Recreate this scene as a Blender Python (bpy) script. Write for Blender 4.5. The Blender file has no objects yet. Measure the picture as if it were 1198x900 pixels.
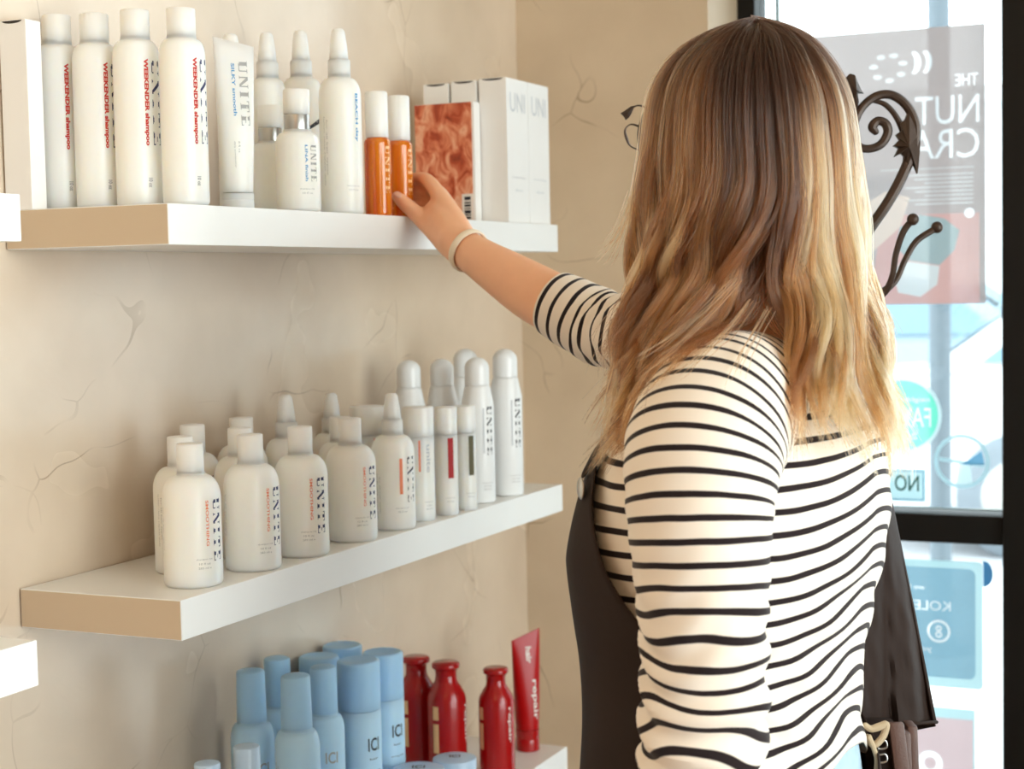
import bpy, bmesh, math, random
import numpy as np
from mathutils import Vector, Matrix
from mathutils.bvhtree import BVHTree
from mathutils.geometry import delaunay_2d_cdt

random.seed(7)
rng = np.random.default_rng(7)
scn = bpy.context.scene
COL = scn.collection
PI = math.pi

# ------------------------------------------------------------------ camera
CX, CY, CZ = 1.4671, -1.6659, 1.3954
YAW, PITCH, ROLL, FPX = -0.4302, 0.0618, -0.0203, 1956.0
W_, H_ = 1198, 900


def cam_axes():
    cy, sy, cp, sp = math.cos(YAW), math.sin(YAW), math.cos(PITCH), math.sin(PITCH)
    f = np.array([sy * cp, cy * cp, -sp])
    r = np.array([cy, -sy, 0.0])
    u = np.cross(r, f)
    cr, sr = math.cos(ROLL), math.sin(ROLL)
    return cr * r + sr * u, -sr * r + cr * u, f


R_, U_, F_ = cam_axes()
CAM = np.array([CX, CY, CZ])
RH = np.array([math.cos(YAW), -math.sin(YAW), 0.0])      # horizontal right
FH = np.array([math.sin(YAW), math.cos(YAW), 0.0])       # horizontal away
ZUP = np.array([0, 0, 1.0])


def C(px, py, d):
    """world point seen at photo coordinate (px, py) at distance d"""
    px = np.asarray(px, float)[..., None]
    py = np.asarray(py, float)[..., None]
    d = np.asarray(d, float)[..., None]
    return CAM + d * (F_ + R_ * (px - W_ / 2) / FPX - U_ * (py - H_ / 2) / FPX)


cam_data = bpy.data.cameras.new('camera')
cam = bpy.data.objects.new('camera', cam_data)
COL.objects.link(cam)
cam_data.sensor_fit = 'HORIZONTAL'
cam_data.sensor_width = 36
cam_data.lens = FPX / W_ * 36
cam_data.clip_start = .05
m = Matrix(((R_[0], U_[0], -F_[0], CX), (R_[1], U_[1], -F_[1], CY), (R_[2], U_[2], -F_[2], CZ), (0, 0, 0, 1)))
cam.matrix_world = m
cam_data.dof.use_dof = True
cam_data.dof.focus_distance = 2.05
cam_data.dof.aperture_fstop = 6.3
scn.camera = cam

scn.view_settings.view_transform = 'Standard'
scn.view_settings.look = 'None'
scn.view_settings.gamma = 1
scn.view_settings.exposure = -0.06
scn.view_settings.use_curve_mapping = False
try:
    scn.cycles.use_denoising = True
    scn.cycles.sample_clamp_indirect = 6
    scn.cycles.max_bounces = 10
    scn.cycles.transparent_max_bounces = 24
except Exception:
    pass


# ------------------------------------------------------------------ materials
def lin(c):
    return tuple(((x / 255) / 12.92 if x / 255 <= .04045 else ((x / 255 + .055) / 1.055) ** 2.4) for x in c) + (1,)


def new_mat(name):
    mt = bpy.data.materials.new(name)
    mt.use_nodes = True
    nt = mt.node_tree
    return mt, nt, nt.nodes['Principled BSDF']


def pmat(name, rgb, rough=.5, var=.04, scale=30, spec=.5, coat=0, metal=0, bump=0, bscale=200, trans=0, sheen=0, sss=0):
    """principled surface with gentle noise variation of colour and height"""
    mt, nt, b = new_mat(name)
    N, L = nt.nodes, nt.links
    tc = N.new('ShaderNodeTexCoord')
    no = N.new('ShaderNodeTexNoise')
    no.inputs['Scale'].default_value = scale
    no.inputs['Detail'].default_value = 4
    L.new(tc.outputs['Object'], no.inputs['Vector'])
    mx = N.new('ShaderNodeMix')
    mx.data_type = 'RGBA'
    c = lin(rgb)
    mx.inputs[6].default_value = tuple(max(0, x * (1 - var)) for x in c[:3]) + (1,)
    mx.inputs[7].default_value = tuple(min(1, x * (1 + var)) for x in c[:3]) + (1,)
    L.new(no.outputs['Fac'], mx.inputs[0])
    L.new(mx.outputs[2], b.inputs['Base Color'])
    b.inputs['Roughness'].default_value = rough
    b.inputs['Specular IOR Level'].default_value = spec
    b.inputs['Coat Weight'].default_value = coat
    b.inputs['Metallic'].default_value = metal
    b.inputs['Transmission Weight'].default_value = trans
    b.inputs['Sheen Weight'].default_value = sheen
    if sss:
        b.inputs['Subsurface Weight'].default_value = sss
        b.inputs['Subsurface Radius'].default_value = (.012, .005, .003) if sss < .5 else (.05, .042, .034)
        b.inputs['Subsurface Scale'].default_value = 1
    if bump:
        n2 = N.new('ShaderNodeTexNoise')
        n2.inputs['Scale'].default_value = bscale
        n2.inputs['Detail'].default_value = 5
        L.new(tc.outputs['Object'], n2.inputs['Vector'])
        bp = N.new('ShaderNodeBump')
        bp.inputs['Strength'].default_value = bump
        bp.inputs['Distance'].default_value = .002
        L.new(n2.outputs['Fac'], bp.inputs['Height'])
        L.new(bp.outputs['Normal'], b.inputs['Normal'])
    return mt


def plaster(name, rgb, rough=.3, spec=.5):
    mt, nt, b = new_mat(name)
    N, L = nt.nodes, nt.links
    tc = N.new('ShaderNodeTexCoord')
    big = N.new('ShaderNodeTexNoise')
    big.inputs['Scale'].default_value = 3.2
    big.inputs['Detail'].default_value = 5
    L.new(tc.outputs['Object'], big.inputs['Vector'])
    rp = N.new('ShaderNodeValToRGB')
    c = lin(rgb)
    rp.color_ramp.elements[0].position = .3
    rp.color_ramp.elements[0].color = (c[0] * .86, c[1] * .83, c[2] * .80, 1)
    rp.color_ramp.elements[1].position = .72
    rp.color_ramp.elements[1].color = (min(1, c[0] * 1.06), min(1, c[1] * 1.06), min(1, c[2] * 1.07), 1)
    L.new(big.outputs['Fac'], rp.inputs['Fac'])
    # trowel scratches: thin bent lines from a warped cell pattern, broken up by noise
    warp = N.new('ShaderNodeTexNoise')
    warp.inputs['Scale'].default_value = 2.0
    warp.inputs['Detail'].default_value = 3
    L.new(tc.outputs['Object'], warp.inputs['Vector'])
    va = N.new('ShaderNodeVectorMath')
    va.operation = 'MULTIPLY_ADD'
    va.inputs[1].default_value = (.5, .5, .5)
    L.new(warp.outputs['Color'], va.inputs[0])
    L.new(tc.outputs['Object'], va.inputs[2])
    vo = N.new('ShaderNodeTexVoronoi')
    vo.feature = 'DISTANCE_TO_EDGE'
    vo.inputs['Scale'].default_value = 3.1
    L.new(va.outputs[0], vo.inputs['Vector'])
    lt = N.new('ShaderNodeMath')
    lt.operation = 'LESS_THAN'
    lt.inputs[1].default_value = .0035
    L.new(vo.outputs['Distance'], lt.inputs[0])
    mk = N.new('ShaderNodeTexNoise')
    mk.inputs['Scale'].default_value = 5
    mk.inputs['Detail'].default_value = 2
    L.new(tc.outputs['Object'], mk.inputs['Vector'])
    mr = N.new('ShaderNodeMapRange')
    mr.inputs[1].default_value = .5
    mr.inputs[2].default_value = .62
    mr.inputs[4].default_value = .6
    L.new(mk.outputs['Fac'], mr.inputs[0])
    mul = N.new('ShaderNodeMath')
    mul.operation = 'MULTIPLY'
    L.new(lt.outputs[0], mul.inputs[0])
    L.new(mr.outputs[0], mul.inputs[1])
    mx = N.new('ShaderNodeMix')
    mx.data_type = 'RGBA'
    L.new(mul.outputs[0], mx.inputs[0])
    L.new(rp.outputs[0], mx.inputs[6])
    mx.inputs[7].default_value = (c[0] * .42, c[1] * .33, c[2] * .25, 1)
    L.new(mx.outputs[2], b.inputs['Base Color'])
    # uneven gloss and troweled relief
    rr = N.new('ShaderNodeMapRange')
    rr.inputs[3].default_value = rough - .07
    rr.inputs[4].default_value = rough + .16
    L.new(mk.outputs['Fac'], rr.inputs[0])
    L.new(rr.outputs[0], b.inputs['Roughness'])
    b.inputs['Specular IOR Level'].default_value = spec
    n3 = N.new('ShaderNodeTexNoise')
    n3.inputs['Scale'].default_value = 9
    n3.inputs['Detail'].default_value = 6
    n3.inputs['Distortion'].default_value = 1.2
    L.new(tc.outputs['Object'], n3.inputs['Vector'])
    hs = N.new('ShaderNodeMath')
    hs.operation = 'SUBTRACT'
    L.new(n3.outputs['Fac'], hs.inputs[0])
    L.new(mul.outputs[0], hs.inputs[1])
    bp = N.new('ShaderNodeBump')
    bp.inputs['Strength'].default_value = .10
    bp.inputs['Distance'].default_value = .006
    L.new(hs.outputs[0], bp.inputs['Height'])
    L.new(bp.outputs['Normal'], b.inputs['Normal'])
    return mt


def see_through(name, rgb, t=.15, tl=.6, rough=.6):
    """thin sheet that lets light through: diffuse + translucent + some clear"""
    mt = bpy.data.materials.new(name)
    mt.use_nodes = True
    nt = mt.node_tree
    N, L = nt.nodes, nt.links
    N.remove(N['Principled BSDF'])
    out = N['Material Output']
    tc = N.new('ShaderNodeTexCoord')
    no = N.new('ShaderNodeTexNoise')
    no.inputs['Scale'].default_value = 8
    L.new(tc.outputs['Object'], no.inputs['Vector'])
    cm = N.new('ShaderNodeMix')
    cm.data_type = 'RGBA'
    c = lin(rgb)
    cm.inputs[6].default_value = tuple(x * .95 for x in c[:3]) + (1,)
    cm.inputs[7].default_value = tuple(min(1, x * 1.05) for x in c[:3]) + (1,)
    L.new(no.outputs['Fac'], cm.inputs[0])
    df = N.new('ShaderNodeBsdfDiffuse')
    tr = N.new('ShaderNodeBsdfTranslucent')
    tp = N.new('ShaderNodeBsdfTransparent')
    L.new(cm.outputs[2], df.inputs[0])
    L.new(cm.outputs[2], tr.inputs[0])
    m1 = N.new('ShaderNodeMixShader')
    m1.inputs[0].default_value = tl
    L.new(df.outputs[0], m1.inputs[1])
    L.new(tr.outputs[0], m1.inputs[2])
    m2 = N.new('ShaderNodeMixShader')
    m2.inputs[0].default_value = t
    L.new(m1.outputs[0], m2.inputs[1])
    L.new(tp.outputs[0], m2.inputs[2])
    L.new(m2.outputs[0], out.inputs[0])
    return mt


def pane_glass(name):
    mt = bpy.data.materials.new(name)
    mt.use_nodes = True
    nt = mt.node_tree
    N, L = nt.nodes, nt.links
    N.remove(N['Principled BSDF'])
    out = N['Material Output']
    fr = N.new('ShaderNodeFresnel')
    fr.inputs[0].default_value = 1.45
    gl = N.new('ShaderNodeBsdfGlossy')
    gl.inputs['Roughness'].default_value = .02
    tp = N.new('ShaderNodeBsdfTransparent')
    tp.inputs[0].default_value = (.93, .97, .97, 1)
    mx = N.new('ShaderNodeMixShader')
    L.new(fr.outputs[0], mx.inputs[0])
    L.new(tp.outputs[0], mx.inputs[1])
    L.new(gl.outputs[0], mx.inputs[2])
    L.new(mx.outputs[0], out.inputs[0])
    return mt


def striped(name, period, frac):
    mt, nt, b = new_mat(name)
    N, L = nt.nodes, nt.links
    uv = N.new('ShaderNodeUVMap')
    uv.uv_map = 'UVMap'
    sx = N.new('ShaderNodeSeparateXYZ')
    L.new(uv.outputs[0], sx.inputs[0])
    no = N.new('ShaderNodeTexNoise')
    no.inputs['Scale'].default_value = 14
    L.new(uv.outputs[0], no.inputs['Vector'])
    ad = N.new('ShaderNodeMath')
    ad.operation = 'MULTIPLY_ADD'
    ad.inputs[1].default_value = .003
    L.new(no.outputs['Fac'], ad.inputs[0])
    L.new(sx.outputs['Y'], ad.inputs[2])
    dv = N.new('ShaderNodeMath')
    dv.operation = 'DIVIDE'
    dv.inputs[1].default_value = period
    L.new(ad.outputs[0], dv.inputs[0])
    fr = N.new('ShaderNodeMath')
    fr.operation = 'FRACT'
    L.new(dv.outputs[0], fr.inputs[0])
    # tent so the edges of the stripe are slightly soft (knit)
    sb = N.new('ShaderNodeMath')
    sb.operation = 'SUBTRACT'
    sb.inputs[1].default_value = .5
    L.new(fr.outputs[0], sb.inputs[0])
    ab = N.new('ShaderNodeMath')
    ab.operation = 'ABSOLUTE'
    L.new(sb.outputs[0], ab.inputs[0])
    mr = N.new('ShaderNodeMapRange')
    mr.inputs[1].default_value = frac / 2 - .02
    mr.inputs[2].default_value = frac / 2 + .02
    L.new(ab.outputs[0], mr.inputs[0])
    mx = N.new('ShaderNodeMix')
    mx.data_type = 'RGBA'
    mx.inputs[6].default_value = lin((30, 18, 20))
    mx.inputs[7].default_value = lin((238, 226, 212))
    L.new(mr.outputs[0], mx.inputs[0])
    L.new(mx.outputs[2], b.inputs['Base Color'])
    b.inputs['Roughness'].default_value = .85
    b.inputs['Specular IOR Level'].default_value = .2
    b.inputs['Sheen Weight'].default_value = .15
    kn = N.new('ShaderNodeTexWave')
    kn.inputs['Scale'].default_value = 260
    L.new(uv.outputs[0], kn.inputs['Vector'])
    bp = N.new('ShaderNodeBump')
    bp.inputs['Strength'].default_value = .08
    bp.inputs['Distance'].default_value = .001
    L.new(kn.outputs['Fac'], bp.inputs['Height'])
    L.new(bp.outputs['Normal'], b.inputs['Normal'])
    return mt


def mottled(name, stops, scale, stretch=(1, 1, 1), rough=.45):
    """photo-like streaky print"""
    mt, nt, b = new_mat(name)
    N, L = nt.nodes, nt.links
    tc = N.new('ShaderNodeTexCoord')
    mp = N.new('ShaderNodeMapping')
    mp.inputs['Scale'].default_value = stretch
    mp.inputs['Rotation'].default_value = (0, .5, 0)
    L.new(tc.outputs['Object'], mp.inputs['Vector'])
    no = N.new('ShaderNodeTexNoise')
    no.inputs['Scale'].default_value = scale
    no.inputs['Detail'].default_value = 6
    no.inputs['Distortion'].default_value = .8
    L.new(mp.outputs[0], no.inputs['Vector'])
    rp = N.new('ShaderNodeValToRGB')
    e = rp.color_ramp.elements
    e[0].position, e[0].color = stops[0][0], lin(stops[0][1])
    e[1].position, e[1].color = stops[-1][0], lin(stops[-1][1])
    for p, c in stops[1:-1]:
        k = e.new(p)
        k.color = lin(c)
    L.new(no.outputs['Fac'], rp.inputs['Fac'])
    L.new(rp.outputs[0], b.inputs['Base Color'])
    b.inputs['Roughness'].default_value = rough
    return mt


M = {
    'wall': plaster('troweled_plaster', (226, 208, 186), .20, .65),
    'wall2': plaster('matt_plaster', (222, 202, 174), .55, .3),
    'wall3': pmat('tan_wall_paint', (168, 134, 100), .7, .05, 3),
    'shelf': pmat('white_lacquer', (244, 243, 240), .35, .015, 12, .5),
    'edge': pmat('beige_end_shade', (206, 184, 156), .4, .02, 12, .4),  # beige tone puts shade into the colour of the white shelf ends
    'dark': pmat('dark_gap_tone', (36, 30, 26), .5, .1, 40),
    'plastic': pmat('white_plastic', (248, 244, 237), .34, .012, 40, .5, sss=.9),
    'plastic_dull': pmat('white_satin_plastic', (246, 241, 233), .45, .012, 40, .45, sss=.9),
    'can': pmat('white_enamel', (244, 245, 245), .28, .01, 40, .55),
    'silver': pmat('silver_band', (190, 188, 184), .3, .05, 60, metal=.9),
    'ink': pmat('black_ink', (34, 34, 44), .6, .05),
    'navy': pmat('navy_ink', (40, 46, 92), .6, .05),
    'red_ink': pmat('red_ink', (196, 46, 34), .6, .05),
    'darkred_ink': pmat('dark_red_ink', (132, 22, 18), .6, .05),
    'coral_ink': pmat('coral_ink', (240, 140, 105), .6, .05),
    'blue_ink': pmat('blue_ink', (70, 150, 205), .6, .05),
    'grey_ink': pmat('grey_ink', (168, 166, 164), .6, .05),
    'lightgrey_ink': pmat('pale_grey_ink', (205, 207, 210), .6, .03),
    'olive_ink': pmat('olive_ink', (88, 82, 52), .6, .05),
    'crimson_ink': pmat('crimson_ink', (170, 20, 28), .6, .05),
    'white_ink': pmat('white_ink', (240, 232, 224), .5, .03),
    'cream_ink': pmat('cream_ink', (250, 205, 150), .5, .03),
    'carton': pmat('white_card', (243, 241, 238), .55, .015, 25, .3),
    'photo': mottled('rust_photo_print', [(.26, (110, 36, 20)), (.40, (186, 78, 44)), (.52, (222, 130, 92)), (.64, (240, 180, 146)), (.78, (200, 84, 38))], 42, (1.1, 1, .7)),
    'blue': pmat('pale_blue_plastic', (184, 222, 255), .42, .03, 30, .4, sss=.5),
    'blue_cap': pmat('blue_cap_plastic', (168, 212, 252), .45, .03, 30, .4, sss=.5),
    'pale_lid': pmat('powder_blue_lid', (192, 218, 242), .35, .03, 30),
    'red': pmat('red_plastic', (168, 6, 10), .26, .05, 30, .5, coat=.3),
    'red_tube': pmat('red_foil', (178, 8, 12), .32, .05, 30, .4),
    'skin': pmat('skin', (248, 190, 152), .48, .05, 40, .4, bump=.08, bscale=500, sss=.12),
    'nail': pmat('nail', (240, 190, 165), .2, .03),
    'shirt': striped('striped_knit', .0229, .29),
    'apron': pmat('black_apron_cloth', (42, 29, 23), .7, .12, 25, .2, bump=.15, bscale=60),
    'denim': pmat('light_denim', (176, 200, 214), .9, .14, 60, .2, bump=.3, bscale=700),
    'leather': pmat('brown_leather', (92, 64, 54), .45, .15, 60, bump=.2, bscale=300),
    'cord': pmat('cotton_cord', (190, 170, 140), .8, .1, 100),
    'bracelet': pmat('cream_band', (243, 228, 205), .5, .03, 90),
    'iron': pmat('wrought_iron', (66, 50, 40), .42, .35, 35, .5, metal=.4, bump=.4, bscale=90),
    'frame': pmat('black_aluminium', (14, 13, 12), .5, .1, 20, .3),
    'floor': pmat('warm_wood_floor', (128, 92, 60), .5, .15, 4),
    'ceiling': pmat('ceiling_paint', (214, 196, 168), .8, .02, 4),
    'glass': pane_glass('window_glass'),
    'poster': see_through('poster_paper', (196, 184, 183), .07, .52),
    'poster_red': see_through('poster_pink', (222, 176, 170), .10, .56),
    'poster_grey': see_through('poster_grey_shape', (168, 184, 186), .12, .56),
    'poster_face': see_through('poster_pale_shape', (222, 224, 224), .15, .6),
    'print_white': see_through('poster_white_print', (250, 250, 250), .25, .75),
    'teal': see_through('teal_sticker', (122, 238, 208), .1, .78),
    'sign_blue': see_through('blue_sign', (152, 194, 214), .02, .6),
    'sign_pale': see_through('pale_sign_border', (216, 240, 244), .2, .8),
    'sign_pink': see_through('pink_sign', (226, 200, 204), .04, .66),
    'ring': see_through('pale_blue_ring', (186, 220, 230), .1, .7),
    'ring2': see_through('blue_patch', (110, 176, 214), .1, .7),
    'ink_green': pmat('dark_green_ink', (50, 110, 100), .6, .05),
    'pavement': pmat('pavement', (226, 226, 224), .9, .06, 3),
    'asphalt': pmat('asphalt', (190, 192, 195), .9, .08, 6),
    'car_white': pmat('white_car_paint', (238, 240, 242), .2, .01, 3, coat=.5),
    'car_blue': pmat('silver_blue_car_paint', (150, 172, 186), .25, .02, 3, coat=.5),
    'car_glass': pmat('car_glass', (120, 150, 164), .1, .05, 3),
    'rubber': pmat('rubber', (132, 142, 150), .8, .1),
    'pole': pmat('painted_steel', (104, 118, 128), .5, .05),
    'facade': pmat('pale_render', (226, 230, 230), .9, .04, 2),
    'facade_glass': pmat('facade_glass', (150, 180, 190), .2, .05, 2),
    'eye': pmat('eye_white', (235, 230, 225), .2, .02),
    'iris': pmat('iris_brown', (80, 55, 35), .2, .05),
    'lips': pmat('lips', (196, 110, 100), .4, .05),
    'shoe': pmat('white_shoe', (225, 222, 215), .6, .05),
}


def orange_liquid():
    mt, nt, b = new_mat('amber_liquid')
    N, L = nt.nodes, nt.links
    tc = N.new('ShaderNodeTexCoord')
    mp = N.new('ShaderNodeMapping')
    mp.inputs['Scale'].default_value = (90, 90, 6)
    L.new(tc.outputs['Object'], mp.inputs['Vector'])
    no = N.new('ShaderNodeTexNoise')
    no.inputs['Scale'].default_value = 1
    L.new(mp.outputs[0], no.inputs['Vector'])
    rp = N.new('ShaderNodeValToRGB')
    rp.color_ramp.elements[0].position = .35
    rp.color_ramp.elements[0].color = lin((232, 96, 6))
    rp.color_ramp.elements[1].position = .7
    rp.color_ramp.elements[1].color = lin((255, 152, 34))
    L.new(no.outputs['Fac'], rp.inputs['Fac'])
    L.new(rp.outputs[0], b.inputs['Base Color'])
    b.inputs['Roughness'].default_value = .12
    b.inputs['Transmission Weight'].default_value = .35
    b.inputs['Coat Weight'].default_value = .4
    return mt


M['amber'] = orange_liquid()


# ------------------------------------------------------------------ mesh helpers
class MB:
    """collects vertices and faces for one mesh"""

    def __init__(s):
        s.v, s.f, s.uv, s.mi = [], [], None, []

    def add(s, v, f, mi=0):
        o = len(s.v)
        s.v.extend([tuple(map(float, p)) for p in v])
        s.f.extend([tuple(i + o for i in q) for q in f])
        s.mi.extend([mi] * len(f))
        return s

    def build(s, name, mats, parent=None, smooth=True, bevel=0, uv=None, sharp=35):
        me = bpy.data.meshes.new(name)
        me.from_pydata(s.v, [], s.f)
        if not isinstance(mats, (list, tuple)):
            mats = [mats]
        for mt in mats:
            me.materials.append(mt)
        if any(s.mi):
            me.polygons.foreach_set('material_index', s.mi)
        if uv is not None:
            l = me.uv_layers.new(name='UVMap')
            vi = np.empty(len(me.loops), int)
            me.loops.foreach_get('vertex_index', vi)
            l.data.foreach_set('uv', np.asarray(uv)[vi].astype(np.float32).ravel())
        bm = bmesh.new()
        bm.from_mesh(me)
        bmesh.ops.recalc_face_normals(bm, faces=bm.faces)
        if bevel:
            es = [e for e in bm.edges if len(e.link_faces) == 2 and e.calc_face_angle(0) > .6]
            bmesh.ops.bevel(bm, geom=es, offset=bevel, segments=2, affect='EDGES', profile=.6)
        for fc in bm.faces:
            fc.smooth = smooth
        if smooth:
            for e in bm.edges:
                if len(e.link_faces) == 2 and e.calc_face_angle(0) > math.radians(sharp):
                    e.smooth = False
        bm.to_mesh(me)
        bm.free()
        o = bpy.data.objects.new(name, me)
        COL.objects.link(o)
        if parent:
            o.parent = parent
        return o


def tag(o, label=None, cat=None, group=None, kind=None):
    if label:
        o['label'] = label
    if cat:
        o['category'] = cat
    if group:
        o['group'] = group
    if kind:
        o['kind'] = kind
    return o


def empty(name, loc=(0, 0, 0), rz=0, label=None, cat=None, group=None):
    o = bpy.data.objects.new(name, None)
    COL.objects.link(o)
    o.location = loc
    o.rotation_euler = (0, 0, rz)
    o.empty_display_size = .05
    return tag(o, label, cat, group)


def box(x0, y0, z0, x1, y1, z1):
    v = [(x, y, z) for z in (z0, z1) for y in (y0, y1) for x in (x0, x1)]
    return v, [(0, 2, 3, 1), (4, 5, 7, 6), (0, 1, 5, 4), (2, 6, 7, 3), (0, 4, 6, 2), (1, 3, 7, 5)]


def lathe(prof, seg=40):
    v, f = [], []
    n = len(prof)
    for r, z in prof:
        r = max(r, 1e-5)
        for k in range(seg):
            a = 2 * PI * k / seg
            v.append((r * math.cos(a), r * math.sin(a), z))
    for i in range(n - 1):
        for k in range(seg):
            k2 = (k + 1) % seg
            f.append((i * seg + k, i * seg + k2, (i + 1) * seg + k2, (i + 1) * seg + k))
    f.append(tuple(range(seg))[::-1])
    f.append(tuple(range((n - 1) * seg, n * seg)))
    return v, f


def arc(r0, z0, r1, z1, n=6, flip=False):
    """quarter ellipse profile between two points"""
    out = []
    for i in range(n + 1):
        t = i / n * PI / 2
        if flip:
            out.append((r0 + (r1 - r0) * (1 - math.cos(t)), z0 + (z1 - z0) * math.sin(t)))
        else:
            out.append((r0 + (r1 - r0) * math.sin(t), z0 + (z1 - z0) * (1 - math.cos(t))))
    return out


def smooth_path(P, n, rad=None):
    """Catmull-Rom resample of points (and radii)"""
    P = np.asarray(P, float)
    if rad is not None:
        P = np.hstack([P, np.asarray(rad, float).reshape(len(P), -1)])
    Q = np.vstack([2 * P[0] - P[1], P, 2 * P[-1] - P[-2]])
    seg = len(P) - 1
    out = []
    for t in np.linspace(0, seg, n):
        i = min(int(t), seg - 1)
        u = t - i
        p0, p1, p2, p3 = Q[i], Q[i + 1], Q[i + 2], Q[i + 3]
        out.append(.5 * (2 * p1 + (p2 - p0) * u + (2 * p0 - 5 * p1 + 4 * p2 - p3) * u * u + (3 * p1 - p0 - 3 * p2 + p3) * u ** 3))
    out = np.array(out)
    return (out[:, :3], out[:, 3:]) if rad is not None else out


def frames(P):
    T = np.gradient(P, axis=0)
    T /= np.linalg.norm(T, axis=1)[:, None] + 1e-12
    a = np.array([0, 0, 1.0]) if abs(T[0][2]) < .9 else np.array([1.0, 0, 0])
    n = np.cross(T[0], a)
    n /= np.linalg.norm(n)
    Ns = []
    for t in T:
        n = n - t * (n @ t)
        n /= np.linalg.norm(n)
        Ns.append(n.copy())
    Ns = np.array(Ns)
    return T, Ns, np.cross(T, Ns)


def tube(P, rad, n=None, seg=14, cap=True, flat=None):
    """swept tube; rad per point; rounded ends"""
    P = np.asarray(P, float)
    rad = np.broadcast_to(np.asarray(rad, float), (len(P),))
    if n:
        P, rr = smooth_path(P, n, rad)
        rad = rr[:, 0]
    T, A, B = frames(P)
    v, f = [], []
    rings = []
    if cap:
        for t in (1., .8, .45):
            rings.append((P[0] - T[0] * rad[0] * t * .8, rad[0] * math.sqrt(max(0, 1 - t * t)), 0))
    for i in range(len(P)):
        rings.append((P[i], rad[i], i))
    if cap:
        for t in (.45, .8, 1.):
            rings.append((P[-1] + T[-1] * rad[-1] * t * .8, rad[-1] * math.sqrt(max(0, 1 - t * t)), len(P) - 1))
    for c, r, i in rings:
        r = max(r, 1e-5)
        for k in range(seg):
            a = 2 * PI * k / seg
            s = 1 if flat is None else flat
            v.append(c + A[i] * r * math.cos(a) + B[i] * r * math.sin(a) * s)
    for i in range(len(rings) - 1):
        for k in range(seg):
            k2 = (k + 1) % seg
            f.append((i * seg + k, i * seg + k2, (i + 1) * seg + k2, (i + 1) * seg + k))
    f.append(tuple(range(seg))[::-1])
    f.append(tuple(range((len(rings) - 1) * seg, len(rings) * seg)))
    return v, f


def ball(c, r, seg=16, sc=(1, 1, 1), axes=None):
    v, f = lathe([(r * math.sin(PI * i / 10), -r * math.cos(PI * i / 10)) for i in range(11)], seg)
    v = np.array(v) * np.array(sc)
    if axes is not None:
        v = v @ np.array(axes)
    return v + np.asarray(c), f


def grid_faces(nr, nc, wrap=False):
    f = []
    for i in range(nr - 1):
        for k in range(nc if wrap else nc - 1):
            k2 = (k + 1) % nc
            f.append((i * nc + k, i * nc + k2, (i + 1) * nc + k2, (i + 1) * nc + k))
    return f


def vnoise(P, freq, seed=0):
    """cheap smooth value noise from summed sines"""
    P = np.asarray(P) * freq
    r2 = np.random.default_rng(seed)
    out = 0
    for _ in range(5):
        k = r2.normal(size=3)
        out = out + np.sin(P @ k + r2.uniform(0, 6.28))
    return out / 5


# ------------------------------------------------------------------ lettering
def font_mesh(text, size=1.0, bold=0.0, res=3):
    cu = bpy.data.curves.new('text', 'FONT')
    cu.body = text
    cu.size = size
    cu.offset = bold
    cu.resolution_u = res
    o = bpy.data.objects.new('text', cu)
    COL.objects.link(o)
    bpy.context.view_layer.update()
    me = bpy.data.meshes.new_from_object(o)
    v = np.array([tuple(p.co) for p in me.vertices])
    f = [tuple(p.vertices) for p in me.polygons]
    bpy.data.objects.remove(o)
    bpy.data.curves.remove(cu)
    bpy.data.meshes.remove(me)
    return v[:, :2], f


_FM = {}


def words(text, length, height, bold=0.02):
    """2-D lettering scaled to length x height, origin at its left end, baseline 0"""
    k = (text, bold)
    if k not in _FM:
        _FM[k] = font_mesh(text, 1.0, bold)
    v, f = _FM[k]
    v = v - v.min(0)
    v = v / v.max(0) * np.array([length, height])
    return v, f


def serif_word(length, height, bold=1.0):
    """five wide serif capitals with heavy stems and hairline joins"""
    G = {
        'U': ([(0, .1, .24, 1), (.1, 0, .58, .09), (.56, .05, .63, 1), (-.05, .93, .3, 1), (.47, .93, .73, 1)], .74),
        'N': ([(0, 0, .08, 1), (.6, 0, .67, 1), (-.06, 0, .14, .06), (.52, .94, .76, 1), 'D'], .76),
        'I': ([(.04, 0, .28, 1), (-.04, 0, .36, .07), (-.04, .93, .36, 1)], .36),
        'T': ([(.24, 0, .48, 1), (0, .92, .72, 1), (0, .74, .06, 1), (.66, .74, .72, 1), (.15, 0, .57, .06)], .74),
        'E': ([(.04, 0, .28, 1), (-.03, .93, .62, 1), (.2, .46, .46, .53), (-.03, 0, .64, .07), (.57, .78, .62, 1), (.58, 0, .64, .24)], .64),
    }
    v, f, x = [], [], 0
    for ch in 'UNITE':
        recs, w = G[ch]
        for q in recs:
            o = len(v)
            if q == 'D':
                v += [(x - .04, 1), (x + .22, 1), (x + .67, 0), (x + .50, 0)]
            else:
                v += [(x + q[0], q[1]), (x + q[2], q[1]), (x + q[2], q[3]), (x + q[0], q[3])]
            f.append((o, o + 1, o + 2, o + 3))
        x += w + .24
    v = np.array(v)
    v = v / np.array([x - .24, 1]) * np.array([length, height])
    return v, f


def wrap_down(v2, r, ang, ztop, off=.0004):
    """lay lettering on a cylinder so that it reads from top to bottom"""
    out = []
    for x, y in v2:
        a = ang + y / r
        out.append(((r + off) * math.cos(a), (r + off) * math.sin(a), ztop - x))
    return out


def wrap_round(v2, r, ang, z, off=.0004):
    """lay lettering on a cylinder so that it reads around it"""
    out = []
    for x, y in v2:
        a = ang + x / r
        out.append(((r + off) * math.cos(a), (r + off) * math.sin(a), z + y))
    return out


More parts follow.
